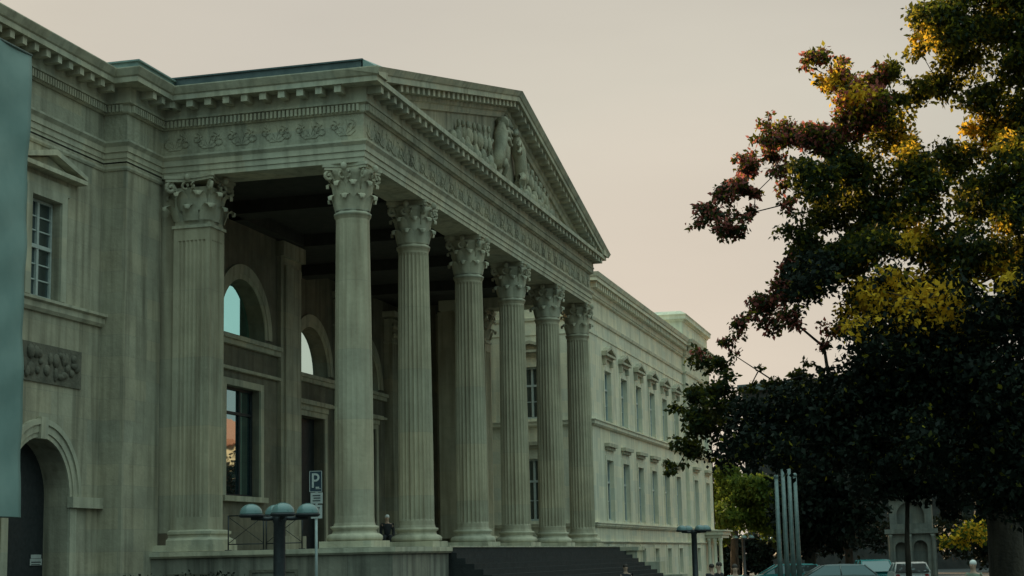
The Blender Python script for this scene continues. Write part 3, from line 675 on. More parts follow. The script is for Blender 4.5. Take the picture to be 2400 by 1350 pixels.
# ---- wing windows
def wing_window(fn, c, z0, z1, hood, hw=.56, mat=None, tr=.62):
    m = MB(True); casement(m, fn, c, z0, z1, hw, .17, tr, 2, .06)
    wi = m.build('window', FRAME, pal); pane(fn, c, z0 - .01, z1 + .01, hw + .01, .16, mat or BLIND, wi)
    m = MB(True)
    for a, b2, cc, d in ((c - hw - .16, c - hw - .004, z0, z1 + .16), (c + hw + .004, c + hw + .16, z0, z1 + .16), (c - hw - .004, c + hw + .004, z1 + .004, z1 + .16)):
        m.prism([(a, cc), (b2, cc), (b2, d), (a, d)], fn, -.035, 0)
    m.build('surround', STW, wi)
    if hood:
        m = MB(True)
        if hood == 1:
            pediment_hood(m, fn, c, z1 + .50, .82, .32, .2)
            m.prism([(c - .7, z1 + .40), (c + .7, z1 + .40), (c + .7, z1 + .50), (c - .7, z1 + .50)], fn, -.1, 0)
            for s in (-.6, .6): m.prism([(c + s - .08, z1 + .2), (c + s + .08, z1 + .2), (c + s + .08, z1 + .40), (c + s - .08, z1 + .40)], fn, -.12, 0)
        else:
            m.prism([(c - .78, z1 + .46), (c + .78, z1 + .46), (c + .78, z1 + .58), (c - .78, z1 + .58)], fn, -.18, 0)
            m.prism([(c - .7, z1 + .36), (c + .7, z1 + .36), (c + .7, z1 + .46), (c - .7, z1 + .46)], fn, -.09, 0)
        m.build('hood', STL, wi)
    return wi
def shift_copy(o, dx, dy=0):
    c = copy_tree(o, pal); c.location = Vector(o.location) + Vector((dx * KB, dy * KB, 0)); return c
f = fy(WY)
protos = [wing_window(f, wc[0], 6.25, 8.02, 1, mat=BLIND), wing_window(f, wc[0], 2.78, 4.87, 2, mat=GLASSD), wing_window(f, wc[0], .75, 1.79, 0, .45, GLASSD, .55)]
for k in range(1, 6):
    for p in protos: shift_copy(p, wc[k] - wc[0])
for c in wr:
    for p in protos: shift_copy(p, c - wc[0], -.15)
fs_ = fx(WX)
for a in ((6.25, 8.02, 1, .5), (2.78, 4.87, 2, .5), (.75, 1.79, 0, .5)): wing_window(fs_, 14.15, a[0], a[1], a[2], a[3], GLASSD)
wing_window(fy(YB), 53.75, 6.25, 8.0, 1, .55, GLASSD); wing_window(fy(YB), 53.75, 2.8, 4.85, 2, .55, GLASSD)

# ---- frieze ornament: palmettes and scrolls in low relief
m = m_frieze
def palmette(m, fn, u, z, s, flip=1):
    for a in (-70, -38, 0, 38, 70):
        t = R(a); L = s * (.20 if a == 0 else .17 if abs(a) < 50 else .13)
        p0 = (u, z); p1 = (u + L * math.sin(t), z + flip * L * math.cos(t)); n_ = (math.cos(t) * .018 * s * 1.4, -math.sin(t) * .018 * s * 1.4)
        mid = ((p0[0] + p1[0]) / 2, (p0[1] + p1[1]) / 2)
        m.prism([(p0[0], p0[1]), (mid[0] + n_[0], mid[1] + n_[1] * flip), p1, (mid[0] - n_[0], mid[1] - n_[1] * flip)], fn, -.013, .004)
def scroll(m, fn, u, z, r, sg):
    pts = []
    for i in range(12):
        th = i * .62; q = r * (1 - i / 15); pts.append(fn(u + sg * q * math.sin(th), z + q * math.cos(th), -.012))
    m.tube(pts, .010, 4)
fF = fy(YF); fS = lambda u, z, d: (XS + d, u, z)
n = 56
for k in range(n):
    u = XS + .2 + (XE - XS - .4) * (k + .5) / n
    if k % 2 == 0:
        palmette(m, fF, u, 9.93, 1.75); scroll(m, fF, u, 9.90, .06, 1)
    else:
        palmette(m, fF, u, 10.29, 1.2, -1); scroll(m, fF, u - .07, 9.99, .09, 1); scroll(m, fF, u + .07, 9.99, .09, -1)
n = 11
for k in range(n):
    u = YF + .2 + (YR - YF - .3) * (k + .5) / n
    if k % 2 == 0: palmette(m, fS, u, 9.93, 1.7)
    scroll(m, fS, u + .12, 10.06, .13, 1); scroll(m, fS, u - .12, 10.14, .11, -1)
m.build('frieze', STF, pal, fix=False)

# ---- pediment sculpture: crowned shield between two rearing animals, flags and leaves
YT = YF + .03
def T(x, z, d=0): return (XA + x, YT - d, z)
m = MB(True)
m.ball(T(0, 12.05), .36, .16, .50, 16, 10); m.ball(T(0, 12.05, .10), .24, .10, .34, 14, 8)
m.molding([(XA - .3, YT - .0), (XA + .3, YT - .0)], [(0, 12.55), (.22, 12.55), (.22, 12.63), (0, 12.63)])
for a in (-.26, -.13, 0, .13, .26): m.tube([T(a, 12.62, .18), T(a * 1.3, 12.74, .2), T(a * .6, 12.88, .16), T(0, 12.92, .12)], .035, 5)
m.ball(T(0, 12.97, .1), .06, .06, .06, 8, 6)
shield = m.build('crowned_shield', STF, tymp)
def animal(s, horse):
    m = MB(True)
    def q(x, z, d): return T(s * x, z, d)
    m.tube([q(1.15, 11.35, .15), q(1.10, 11.62, .2), q(.98, 11.95, .22), q(.85, 12.25, .2), q(.74, 12.48, .18), q(.66, 12.62, .16)], [.13, .17, .17, .19, .13, .10], 10)
    m.tube([q(.68, 12.60, .18), q(.60, 12.66, .2), q(.47, 12.58, .22)] if horse else [q(.70, 12.58, .18), q(.60, 12.64, .2), q(.50, 12.62, .22)], [.12, .11, .06] if horse else [.2, .17, .09], 8)
    for zz in (12.32, 12.14): m.tube([q(.80, zz, .25), q(.55, zz + .06, .32), q(.42, zz - .08, .33), q(.36, zz - .06, .34)], [.09, .065, .045, .05], 6)
    for dx, d in ((0, .1), (.16, .26)): m.tube([q(1.12 - dx, 11.55, d), q(.92 - dx, 11.38, d + .05), q(1.05 - dx, 11.2, d), q(.92 - dx, 11.14, d)], [.13, .09, .06, .07], 6)
    m.tube([q(1.22, 11.45, .1), q(1.42, 11.55, .1), q(1.50, 11.8, .1), q(1.42, 11.98, .1)], [.05, .045, .05, .07], 6)
    for k in range(5): m.ball(q(.84 - .04 * k + .06, 12.3 + .07 * k, .15), .09, .07, .08, 7, 5)
    m.build('rearing_animal', STF, tymp)
animal(-1, False); animal(1, True)
for s in (-1, 1):
    m = MB(True)
    for k in range(9):
        x0 = 1.5 + .32 * k; top = ZE + sl * (XA - EX0 - x0 - .45) * .93
        if top < 11.45: continue
        L = min(top - 11.2, 1.15 - .06 * k); ang = R(12 + 6 * (k % 3))
        p = T(s * x0, 11.16, .06); e = T(s * (x0 + L * math.sin(ang)), 11.16 + L * math.cos(ang) * .9, .12)
        m.tube([p, e], [.03, .02], 5)
        m.ball(tuple((Vector(p) * .35 + Vector(e) * .65)), .13, .08, .2, 8, 5); m.ball(e, .06, .05, .1, 6, 5)
    for k in range(16):
        x = 1.3 + k * .23; h = .16 + .12 * math.sin(k * 2.1)
        if ZE + sl * (XA - EX0 - x) - .7 < 11.3: break
        m.ball(T(s * x, 11.2 + h * .5, .08), .14, .12, h, 8, 5)
    m.build('trophy_relief', STF, tymp)

# ================================================================== GROUND
def flat(name, x0, x1, y0, y1, z, mat, n=1):
    m = MB(); m.add([(x0, y0, z), (x1, y0, z), (x1, y1, z), (x0, y1, z)], [(0, 1, 2, 3)]); return tag(m.build(name, mat), kind='structure')
flat('ground', -600, 1500, -900, 900, 0.0, PAVE)
flat('road', -100, 600, -3.5, 6.0, 0.004, ASPH)
m = MB(); m.box(-100, 600, 6.0, 6.25, 0.0, .13); m.box(-100, 600, -3.75, -3.5, 0.0, .13); tag(m.build('kerb', PAVE), kind='structure')
m = MB(); m.box(-100, 600, -14, -3.75, 0.0, .10); tag(m.build('lawn', GRASS), kind='structure')

# ================================================================== BANNER
bx = 25.02 * KB; by = 15.32 * KB
ban = empty('hanging_banner', (bx - 2.2, by, 3.3), 'plain teal cloth banner hanging from the cornice at the left edge', 'banner')
m = W(); nx, nz = 24, 60; vs = []
zt, zb = CAMZ + KB * (10.46 - 1.6), CAMZ + KB * (2.43 - 1.6)
for j in range(nz + 1):
    for i in range(nx + 1):
        x = bx - 4.4 * (1 - i / nx); z = zb + (zt - zb) * j / nz
        d = .035 * math.sin(x * 2.3 + z * .35) + .025 * math.sin(z * 1.7 + x) + .02 * math.sin(z * 4.1 - x * 2) * (1 - abs(j / nz - .5))
        vs.append((x, by + d, z))
n1 = nx + 1; k = len(vs); vs += [(x, y + .02, z) for x, y, z in vs]
fs = []
for j in range(nz):
    for i in range(nx):
        a = j * n1 + i; fs.append((a, a + 1, a + n1 + 1, a + n1)); fs.append((k + a, k + a + n1, k + a + n1 + 1, k + a + 1))
for j in range(nz): fs.append((j * n1 + nx, j * n1 + nx + k, (j + 1) * n1 + nx + k, (j + 1) * n1 + nx)); fs.append((j * n1, (j + 1) * n1, (j + 1) * n1 + k, j * n1 + k))
m.add(vs, fs, True); m.build('cloth', BANNER, ban, fix=False)
for zz in (zb, zt): m = W(); m.tube([(bx - 4.45, by + .01, zz), (bx + .02, by + .01, zz)], .03, 8); m.build('batten', METT, ban)

# ================================================================== DOOR NOTICE
def ony(u, v, y):
    d = ray(u, v); k = y / d.y; return Vector((d.x * k, y, CAMZ + d.z * k))
yd = (YB + .5) * KB - .02
p0, p1 = ony(70, 1300, yd), ony(97, 1325, yd)
no = empty('door_notice', (p0.x, yd, p1.z), 'small white notice fixed on the dark arched door', 'notice')
m = W(); m.box(p0.x, p1.x, yd - .012, yd, p1.z, p0.z - .11); m.box(p0.x + .04, p1.x - .04, yd - .012, yd, p0.z - .10, p0.z); m.build('board', WHITE, no)
m = W(); m.box(p0.x + .06, p1.x - .06, yd - .016, yd - .013, p0.z - .22, p0.z - .19); m.box(p0.x + .06, p1.x - .1, yd - .016, yd - .013, p0.z - .28, p0.z - .26); m.build('printed_line', INK, no)

# ================================================================== PARKING SIGN
D = 40; p = at(741, 1160, D); px = D / F_PX
fw = Vector((math.cos(R(11)), math.sin(R(11)), 0)); rt = Vector((fw.y, -fw.x, 0)); up = Vector((0, 0, 1))
sg = empty('parking_sign', (p.x, p.y, 0), 'blue parking sign above two small white plates on a slim pole by the podium', 'sign')
m = W(); m.tube([(p.x, p.y, 0), (p.x, p.y, at(741, 1105, D).z)], .035, 10); m.lathe(p.x, p.y, [(.07, 0.0), (.07, .12), (.04, .16)], 12); m.build('pole', METG, sg)
def plate(u0, u1, v0, v1, name, mat, off=.05):
    a, b2 = at(u0, v0, D), at(u1, v1, D); c = at((u0 + u1) / 2, (v0 + v1) / 2, D) - fw * off
    m = W(); m.obox(c, rt * ((u1 - u0) * px / 2), up * ((v1 - v0) * px / 2), fw * .008); return m.build(name, mat, sg), c
def rects(c, lst, name, mat, par, off=.012):
    """lst of (u,v,w,h) in photo pixels relative to plate centre, v up"""
    m = W()
    for u, v, w_, h in lst: m.obox(c - fw * off + rt * (u * px) + up * (v * px), rt * (w_ * px / 2), up * (h * px / 2), fw * .003)
    return m.build(name, mat, par)
pl, c = plate(726, 756, 1104, 1153, 'parking_plate', BLUE)
rects(c, [(0, 23.5, 28, 1.2), (0, -23.5, 28, 1.2), (-14, 0, 1.2, 46), (14, 0, 1.2, 46)], 'border', WHITE, pl)
m = W()
def arcs(m, c, cu, cv, r, wd, a0, a1, n=12):
    for i in range(n):
        t0, t1 = R(a0 + (a1 - a0) * i / n), R(a0 + (a1 - a0) * (i + 1) / n); q = []
        for dd in (-.016, -.010):
            for t, rr in ((t0, r - wd / 2), (t1, r - wd / 2), (t1, r + wd / 2), (t0, r + wd / 2)):
                q.append(c + fw * dd + rt * ((cu + rr * math.cos(t)) * px) + up * ((cv + rr * math.sin(t)) * px))
        m.add(q, [(0, 1, 2, 3), (4, 7, 6, 5), (0, 4, 5, 1), (2, 6, 7, 3), (1, 5, 6, 2), (3, 7, 4, 0)])
for u, v, w_, h in ((-6.5, 2, 4.5, 33), (-3, 16.3, 5, 4.5), (-3, 1.7, 5, 4.5)): m.obox(c - fw * .013 + rt * (u * px) + up * (v * px), rt * (w_ * px / 2), up * (h * px / 2), fw * .003)
arcs(m, c, -.6, 9, 7.3, 4.5, -90, 90)
m.build('letter_p', WHITE, pl)
rects(c, [(4, -14, 8, 3), (6, -17, 12, 1.6)], 'small_symbol', WHITE, pl)
pl, c = plate(729, 757, 1155, 1180, 'white_plate', WHITE)
rects(c, [(0, 6, 18, 2.2), (1, 0, 16, 2.2), (0, -6, 18, 2.2)], 'printed_line', INK, pl)
pl, c = plate(730, 756, 1184, 1215, 'white_plate', WHITE)
rects(c, [(0, 9, 16, 2.2), (-5, 1, 3, 12), (1, 4, 9, 2.4), (4, -1, 3, 6), (0, -3, 9, 2.0)], 'printed_line', INK, pl)

# ================================================================== STREET LAMPS
def lamp_proto():
    t = empty('street_lamp', (0, 0, 0))
    m = MB(); m.lathe(0, 0, [(.22, 0), (.22, .35), (.135, .42), (.125, 2.9), (.15, 2.95), (.15, 3.08), (.10, 3.12)], 20); m.build('pole', METD, t)
    m = MB()
    for k in range(4):
        a = k * PI / 2; c, s = math.cos(a), math.sin(a)
        m.tube([(0, 0, 3.02), (c * .25, s * .25, 3.0), (c * .60, s * .60, 3.02)], .045, 8)
    m.build('arm', METD, t)
    for k in range(4):
        a = k * PI / 2; c, s = math.cos(a), math.sin(a)
        m = MB(); prof = [(.245, 3.10)] + [(.24 * math.cos(b_), 3.12 + .20 * math.sin(b_)) for b_ in [i * PI / 2 / 8 for i in range(8)]] + [(.01, 3.321)]
        m.lathe(c * .60, s * .60, prof, 20); sh = m.build('lamp_shade', DOME, t)
        m = MB(); m.lathe(c * .60, s * .60, [(.22, 3.03), (.265, 3.06), (.265, 3.09), (.24, 3.10)], 20); m.build('rim', METD, sh)
    return t
lp = lamp_proto(); lg = 'street lamps with four domed shades'
l_at = [((655, 1200), 36, R(30), 'dark street lamp with four glassy domed shades in front of the podium'),
        ((1626, 1240), 76, R(36), 'street lamp with four domed shades before the far end of the wing'),
        ((1742, 1270), 128, R(10), 'distant domed street lamp under the green tree beside the wing end'),
        ((1800, 1278), 150, R(50), 'distant domed street lamp just left of the four tall masts')]
for i, ((u, v), D, rz, lab) in enumerate(l_at):
    o = lp if i == 0 else copy_tree(lp)
    q = at(u, v, D); o.location = (q.x, q.y, 0.0); o.rotation_euler.z = rz; tag(o, lab, 'street lamp', lg)

# ================================================================== BARRIERS ON THE PODIUM
zf = B((0, 0, Z0)).z
def barrier_proto():
    t = empty('metal_barrier', (0, 0, 0)); L = 1.12; H = 1.02
    m = MB()
    for y in (0, -L): m.tube([(0, y, 0.02), (0, y, H)], .022, 8); m.box(-.2, .2, y - .02, y + .02, 0, .02)
    m.tube([(0, 0, H - .01), (0, -L, H - .01)], .02, 8); m.tube([(0, 0, .18), (0, -L, .18)], .016, 8); m.build('frame', METD, t)
    m = MB(); m.tube([(0, 0, .2), (0, -L, H - .04)], .010, 6); m.tube([(0, 0, H - .04), (0, -L, .2)], .010, 6); m.build('cross_brace', METD, t)
    return t
bp = barrier_proto()
for i, (u, lab) in enumerate(((535, 'thin metal barrier beside the square fluted pier'), (624, 'thin metal barrier behind the front street lamp'))):
    o = bp if i == 0 else copy_tree(bp); d = ray(u, 1280); k = 30.35 * KB / d.x
    o.location = (30.35 * KB, d.y * k, zf + .001); tag(o, lab, 'barrier', 'metal barriers on the podium edge')

# ================================================================== MASTS
mast_px = [(1819, 1122), (1834, 1100), (1848, 1088), (1863, 1118)]
for i, (u, v) in enumerate(mast_px):
    q = at(u, v, 78 + i * 1.3)
    t = empty('flag_mast', (q.x, q.y, 0), ['leftmost of four pale metal masts, with a blunt top', 'second of four pale metal masts from the left', 'tallest of four pale metal masts, third from the left', 'rightmost of four pale metal masts, with a small ball above it'][i], 'mast', 'four masts before the trees')
    m = W(); m.lathe(q.x, q.y, [(.13, 0), (.11, 2), (.085, q.z)], 14); m.lathe(q.x, q.y, [(.2, 0), (.2, .06)], 14); m.build('pole', METT, t)
    m = W(); m.ball((q.x, q.y, q.z + .08), .11, .11, .12, 10, 6); m.build('finial', METT, t)

# ================================================================== CARS
def paint(name, c): return plain(name, c, .25, .1, .6)
P_TEAL = paint('teal_paint', (.03, .22, .22)); P_SIL = paint('silver_paint', (.16, .18, .18)); P_WHT = paint('white_paint', (.75, .74, .72)); P_DRK = paint('dark_paint', (.03, .035, .04))
TYRE = plain('tyre', (.02, .02, .02), .9); CARG = glass('car_glass', (.45, .6, .62), .16, (.015, .02, .02)); LAMPR = plain('tail_light', (.35, .02, .02), .3)
def car(u, v, D, heading, mat, label, roof=1.45, L=4.3, Wd=1.75):
    q = at(u, v, D); t = empty('parked_car', (q.x, q.y, 0), label, 'car', 'cars parked behind the masts', heading)
    hL, hw = L / 2, Wd / 2
    low = [(-hL, .35), (-hL, .80), (-hL + .12, .95), (-.95, 1.0), (1.05, .98), (hL - .25, .82), (hL, .62), (hL, .33), (hL - .1, .25), (-hL + .1, .25)]
    def sec(poly, w0, w1, z0, z1):
        vs = []
        for s in (-1, 1):
            for x, z in poly: f = (z - z0) / (z1 - z0); vs.append((x, s * (w0 + (w1 - w0) * max(0, min(1, f))), z))
        n = len(poly); return vs, [tuple(range(n))[::-1], tuple(range(n, 2 * n))] + [(i, (i + 1) % n, (i + 1) % n + n, i + n) for i in range(n)]
    m = MB(); m.add(*sec(low, hw, hw - .04, .25, 1.0))
    rf = [(-1.45, roof - .06), (-1.3, roof - .01), (-.6, roof + .015), (.1, roof), (.35, roof - .05), (.1, roof - .06), (-1.2, roof - .07)]
    m.add(*sec(rf, hw - .18, hw - .22, roof - .07, roof + .02))
    for x0, x1 in ((-1.95, -1.45), (1.12, .35), (-.42, -.40)):
        for s in (-1, 1): m.tube([(x0, s * (hw - .06), .97), (x1, s * (hw - .19), roof - .04)], .035, 6)
    m.build('body', mat, t)
    m = MB(); cab = [(-1.93, .97), (-1.44, roof - .06), (.34, roof - .06), (1.10, .97)]; m.add(*sec(cab, hw - .07, hw - .21, .97, roof)); m.build('window_glass', CARG, t)
    for x in (-1.35, 1.32):
        for s in (-1, 1):
            m = MB(); c0 = (x, s * (hw - .12), .32); m.tube([(x, s * (hw - .22), .32), (x, s * (hw + .01), .32)], .32, 18, False); wh = m.build('wheel', TYRE, t)
            m = MB(); m.tube([(x, s * (hw + .012), .32), (x, s * (hw + .022), .32)], .2, 14, False); m.build('rim', METG, wh)
    for s in (-1, 1):
        m = MB(); m.ball((hL - .08, s * (hw - .25), .68), .1, .18, .09, 8, 6); m.build('headlight', WHITE, t)
        m = MB(); m.ball((-hL + .06, s * (hw - .2), .78), .08, .16, .1, 8, 6); m.build('tail_light', LAMPR, t)
    return t
car(1945, 1340, 76, R(100), P_SIL, 'silver car with a low curved roof, just right of the four masts')
car(1838, 1340, 84, R(104), P_TEAL, 'teal car seen behind the feet of the four masts')
car(2128, 1335, 84, R(8), P_WHT, 'white car seen end on at the bottom edge, left of the walking man', roof=1.42, L=3.8)
car(2042, 1330, 88, R(12), P_TEAL, 'small teal hatchback seen end on beside the white car', roof=1.55, L=3.8)

# ================================================================== PEOPLE
SKIN = plain('skin', (.42, .26, .19), .6)
def skinmesh(name, verts, edges, mat, par, sub=2):
    me = bpy.data.meshes.new(name); me.from_pydata([v[:3] for v in verts], edges, []); me.materials.append(mat)
    o = bpy.data.objects.new(name, me); col.objects.link(o); o.parent = par
    md = o.modifiers.new('skin', 'SKIN'); md.use_smooth_shade = True
    for i, sv in enumerate(me.skin_vertices[0].data):
        r = verts[i][3]; sv.radius = r if isinstance(r, tuple) else (r, r); sv.use_root = (i == 0)
    sb = o.modifiers.new('subdivision', 'SUBSURF'); sb.levels = sub; sb.render_levels = sub
    return o
def person(loc, az, label, shirt, trousers, hairc, sit=False, hmul=1.0, group=None, cap=None):
    t = empty('person', loc, label, 'person', group, az); t.scale = (hmul,) * 3
    dz = -.48 if sit else 0
    hip = .95 + dz; V = []; E = []
    def v(x, y, z, r): V.append((x, y, z, r)); return len(V) - 1
    def e(*a): E.extend([(a[i], a[i + 1]) for i in range(len(a) - 1)])
    pel = v(0, 0, hip, (.11, .085)); wa = v(0, 0, hip + .17, (.10, .07)); ch = v(.01, 0, hip + .38, (.125, .08)); nk = v(0, 0, hip + .52, .058); hb = v(.01, 0, hip + .58, .06)
    h1 = v(.02, 0, hip + .66, (.078, .09)); h2 = v(.01, 0, hip + .74, (.075, .088)); e(pel, wa, ch, nk, hb, h1, h2)
    legs = []
    for s in (-1, 1):
        if sit: pts = [(.0, s * .10, hip - .02, .085), (.42, s * .12, hip + .02, .062), (.46, s * .12, .10, .042), (.60, s * .13, .05, .035)]
        else: pts = [(.0, s * .10, hip - .06, .085), (.05 * s + .02, s * .11, .50, .058), (.08 * s - .02, s * .11, .09, .04), (.08 * s + .15, s * .12, .045, .035)]
        ids = [v(*q) for q in pts]; e(pel, *ids); legs.append(pts)
    arms = []
    for s in (-1, 1):
        pts = [(.0, s * .185, hip + .45, .052), (-.03, s * .235, hip + .18, .04), (.10, s * .22, hip - .06, .028), (.13, s * .21, hip - .13, (.035, .018))]
        ids = [v(*q) for q in pts]; e(ch, *ids); arms.append(pts)
        b0 = ids[-1]
        for f in range(5):
            y = s * .21 + (f - 2) * .017 if f < 4 else s * .21 - s * .04
            L = (.065, .075, .08, .072, .05)[f]
            a1 = v(.135 + (.0 if f < 4 else .03), y, hip - .16, .009); a2 = v(.15, y, hip - .16 - L * .6, .008); a3 = v(.145, y, hip - .16 - L, .007); e(b0, a1, a2, a3)
    body = skinmesh('body', V, E, SKIN, t, 1)
    m = MB(); m.ball((.10, 0, hip + .665), .022, .014, .022, 6, 4)
    for s in (-1, 1): m.ball((.01, s * .083, hip + .68), .018, .01, .028, 6, 4); m.ball((.088, s * .033, hip + .70), .012, .014, .010, 6, 4)
    m.ball((.088, 0, hip + .62), .012, .026, .008, 6, 4); m.build('face', SKIN, t)
    m = MB(); m.ball((-.005, 0, hip + .735), .098, .086, .085, 12, 8, -.35, 1.0); m.build('hair' if cap is None else 'cap', cap or hairc, t)
    V = []; E = []
    pel = v(0, 0, hip - .03, (.150, .118)); wa = v(0, 0, hip + .17, (.145, .108)); ch = v(.01, 0, hip + .38, (.172, .122)); nk = v(0, 0, hip + .49, .075); e(pel, wa, ch, nk)
    for pts in arms:
        ids = [v(q[0], q[1], q[2], q[3] + .02) for q in pts[:2]] + [v(pts[2][0] * .8, pts[2][1], pts[2][2] + .05, .045)]; e(ch, *ids)
    skinmesh('jacket', V, E, shirt, t, 1)
    V = []; E = []; pel = v(0, 0, hip, (.140, .110))
    for pts in legs:
        ids = [v(q[0], q[1], q[2], q[3] + .018) for q in pts[:3]]; e(pel, *ids)
    skinmesh('trousers', V, E, trousers, t, 1)
    for pts in legs:
        a, b2 = pts[2], pts[3]; m = MB(); m.ball(((a[0] + b2[0]) / 2 + .02, b2[1], .05), .15, .05, .055, 10, 6); m.build('shoe', INK, t)
    return t
C_TEAL = noisemat('teal_shirt', (.10, .30, .30), (.16, .38, .37), 9, .9, .1); C_DARK = noisemat('dark_cloth', (.015, .016, .02), (.03, .03, .035), 9, .95, .1)
C_GRN = noisemat('greenish_shirt', (.16, .20, .15), (.24, .27, .2), 9, .9, .1); C_JEAN = noisemat('denim', (.03, .05, .09), (.05, .07, .12), 9, .9, .1)
HB = plain('brown_hair', (.03, .02, .015), .7); HW = plain('white_hair', (.7, .68, .66), .7)
def pplace(u, v, D): q = at(u, v, D); return (q.x, q.y, 0.0)
person(pplace(1722, 1330, 47), R(200), 'person in a pale teal shirt standing left of the masts', C_TEAL, C_JEAN, HB)
person(pplace(1685, 1330, 52), R(120), 'dark dressed person close to the pale porch at the wing end', C_DARK, C_DARK, HB, hmul=1.02)
person(pplace(1668, 1335, 55), R(60), 'second dark dressed person, left of the other by the porch', C_DARK, C_DARK, HB, hmul=.98)
person(pplace(2281, 1330, 44), R(150), 'white haired man in a greenish shirt walking under the tree', C_GRN, C_DARK, HW)
person(pplace(1466, 1340, 58), R(210), 'dark dressed person standing at the foot of the steps', C_DARK, C_JEAN, HB, hmul=1.0)
pb = B((36.2, 12.75, Z0))
person((pb.x, pb.y, pb.z - .03), R(200), 'person with a white cap sitting on the portico floor edge between two columns', C_DARK, C_DARK, HW, sit=True, hmul=.93, cap=HW)

# ================================================================== PORCH AT THE WING END
q = at(1678, 1300, 121); t = empty('columned_porch', (q.x, q.y, 0), 'small pale columned porch at the far end of the wing', 'porch'); k = 121 / F_PX
zt = at(1678, 1246, 121).z; m = W(); hx = 27 * k
m.obox((q.x, q.y, zt - .12), (2, 0, 0), (0, hx, 0), (0, 0, .12)); m.obox((q.x, q.y, zt - .35), (1.8, 0, 0), (0, hx - .1, 0), (0, 0, .1)); m.obox((q.x, q.y, zt + .05), (2.1, 0, 0), (0, hx + .15, 0), (0, 0, .045)); m.build('roof', STW, t)
for s in (-1, -.35, .35, 1):
    m = W(); y = q.y + s * (hx - .25); m.lathe(q.x - 1.6, y, [(.2, 0), (.2, .2), (.14, .25), (.12, zt - .7), (.17, zt - .6), (.17, zt - .46)], 14); m.build('column', STW, t)

# ================================================================== TREES
rng = np.random.default_rng(7)
def leaves(name, clumps, n, size, mat, par, shell=.35, droop=0.0, mats=None, choose=None):
    """leaf blades scattered through the clump volumes. clumps: (x,y,z,rx,ry,rz,weight)"""
    C = np.array([c[:7] for c in clumps], float); w_ = C[:, 6] * (C[:, 3] * C[:, 4] * C[:, 5]) ** (2 / 3); w_ /= w_.sum()
    idx = rng.choice(len(C), n, p=w_); d = rng.normal(size=(n, 3)); d /= np.linalg.norm(d, axis=1)[:, None]
    r = rng.random(n) ** (1 / 3) * (1 - shell) + shell * rng.random(n) ** .3
    stray = rng.random(n) < .10; r = np.where(stray, r * (1 + .35 * rng.random(n)), r)
    # lumpy clumps: radius modulated by direction
    ph = idx * 1.7; r = r * (1 + .22 * np.sin(d[:, 0] * 5 + ph) * np.sin(d[:, 1] * 4 + ph * 1.3) + .15 * np.sin(d[:, 2] * 7 + ph))
    P = C[idx, :3] + d * r[:, None] * C[idx, 3:6]
    # twig bunching
    tw = rng.random((max(8, n // 9), 3)); ti = rng.integers(0, n, len(tw)); q = rng.integers(0, len(tw), n); same = idx[ti[q]] == idx
    base = P[ti[q]]; near = same & (np.linalg.norm(base - P, axis=1) < 1.2 * C[idx, 3]); P = np.where((near & (rng.random(n) < .6))[:, None], base + (P - base) * .22, P)
    a = rng.normal(size=(n, 3)); a[:, 2] -= .5; a /= np.linalg.norm(a, axis=1)[:, None]
    b_ = rng.normal(size=(n, 3)); b_ -= (b_ * a).sum(1)[:, None] * a; b_ /= np.linalg.norm(b_, axis=1)[:, None]
    c_ = np.cross(a, b_); s = size * (.6 + .8 * rng.random(n))[:, None]
    v0 = P; v1 = P + a * s * .45 + b_ * s * .30 + c_ * s * .08; v2 = P + a * s; v3 = P + a * s * .45 - b_ * s * .30 + c_ * s * .08
    V = np.stack([v0, v1, v2, v3], 1).reshape(-1, 3)
    o0 = np.array(wloc(par)) if par else np.zeros(3); V = V - o0
    me = bpy.data.meshes.new(name); me.vertices.add(4 * n); me.loops.add(4 * n); me.polygons.add(n)
    me.vertices.foreach_set('co', V.ravel().astype(np.float32)); me.loops.foreach_set('vertex_index', np.arange(4 * n, dtype=np.int32))
    me.polygons.foreach_set('loop_start', np.arange(0, 4 * n, 4, dtype=np.int32)); me.polygons.foreach_set('loop_total', np.full(n, 4, np.int32))
    if mats:
        for mm in mats: me.materials.append(mm)
        me.polygons.foreach_set('material_index', choose(P, idx).astype(np.int32))
    else: me.materials.append(mat)
    me.update(); me.validate(); o = bpy.data.objects.new(name, me); col.objects.link(o)
    if par: o.parent = par
    return o
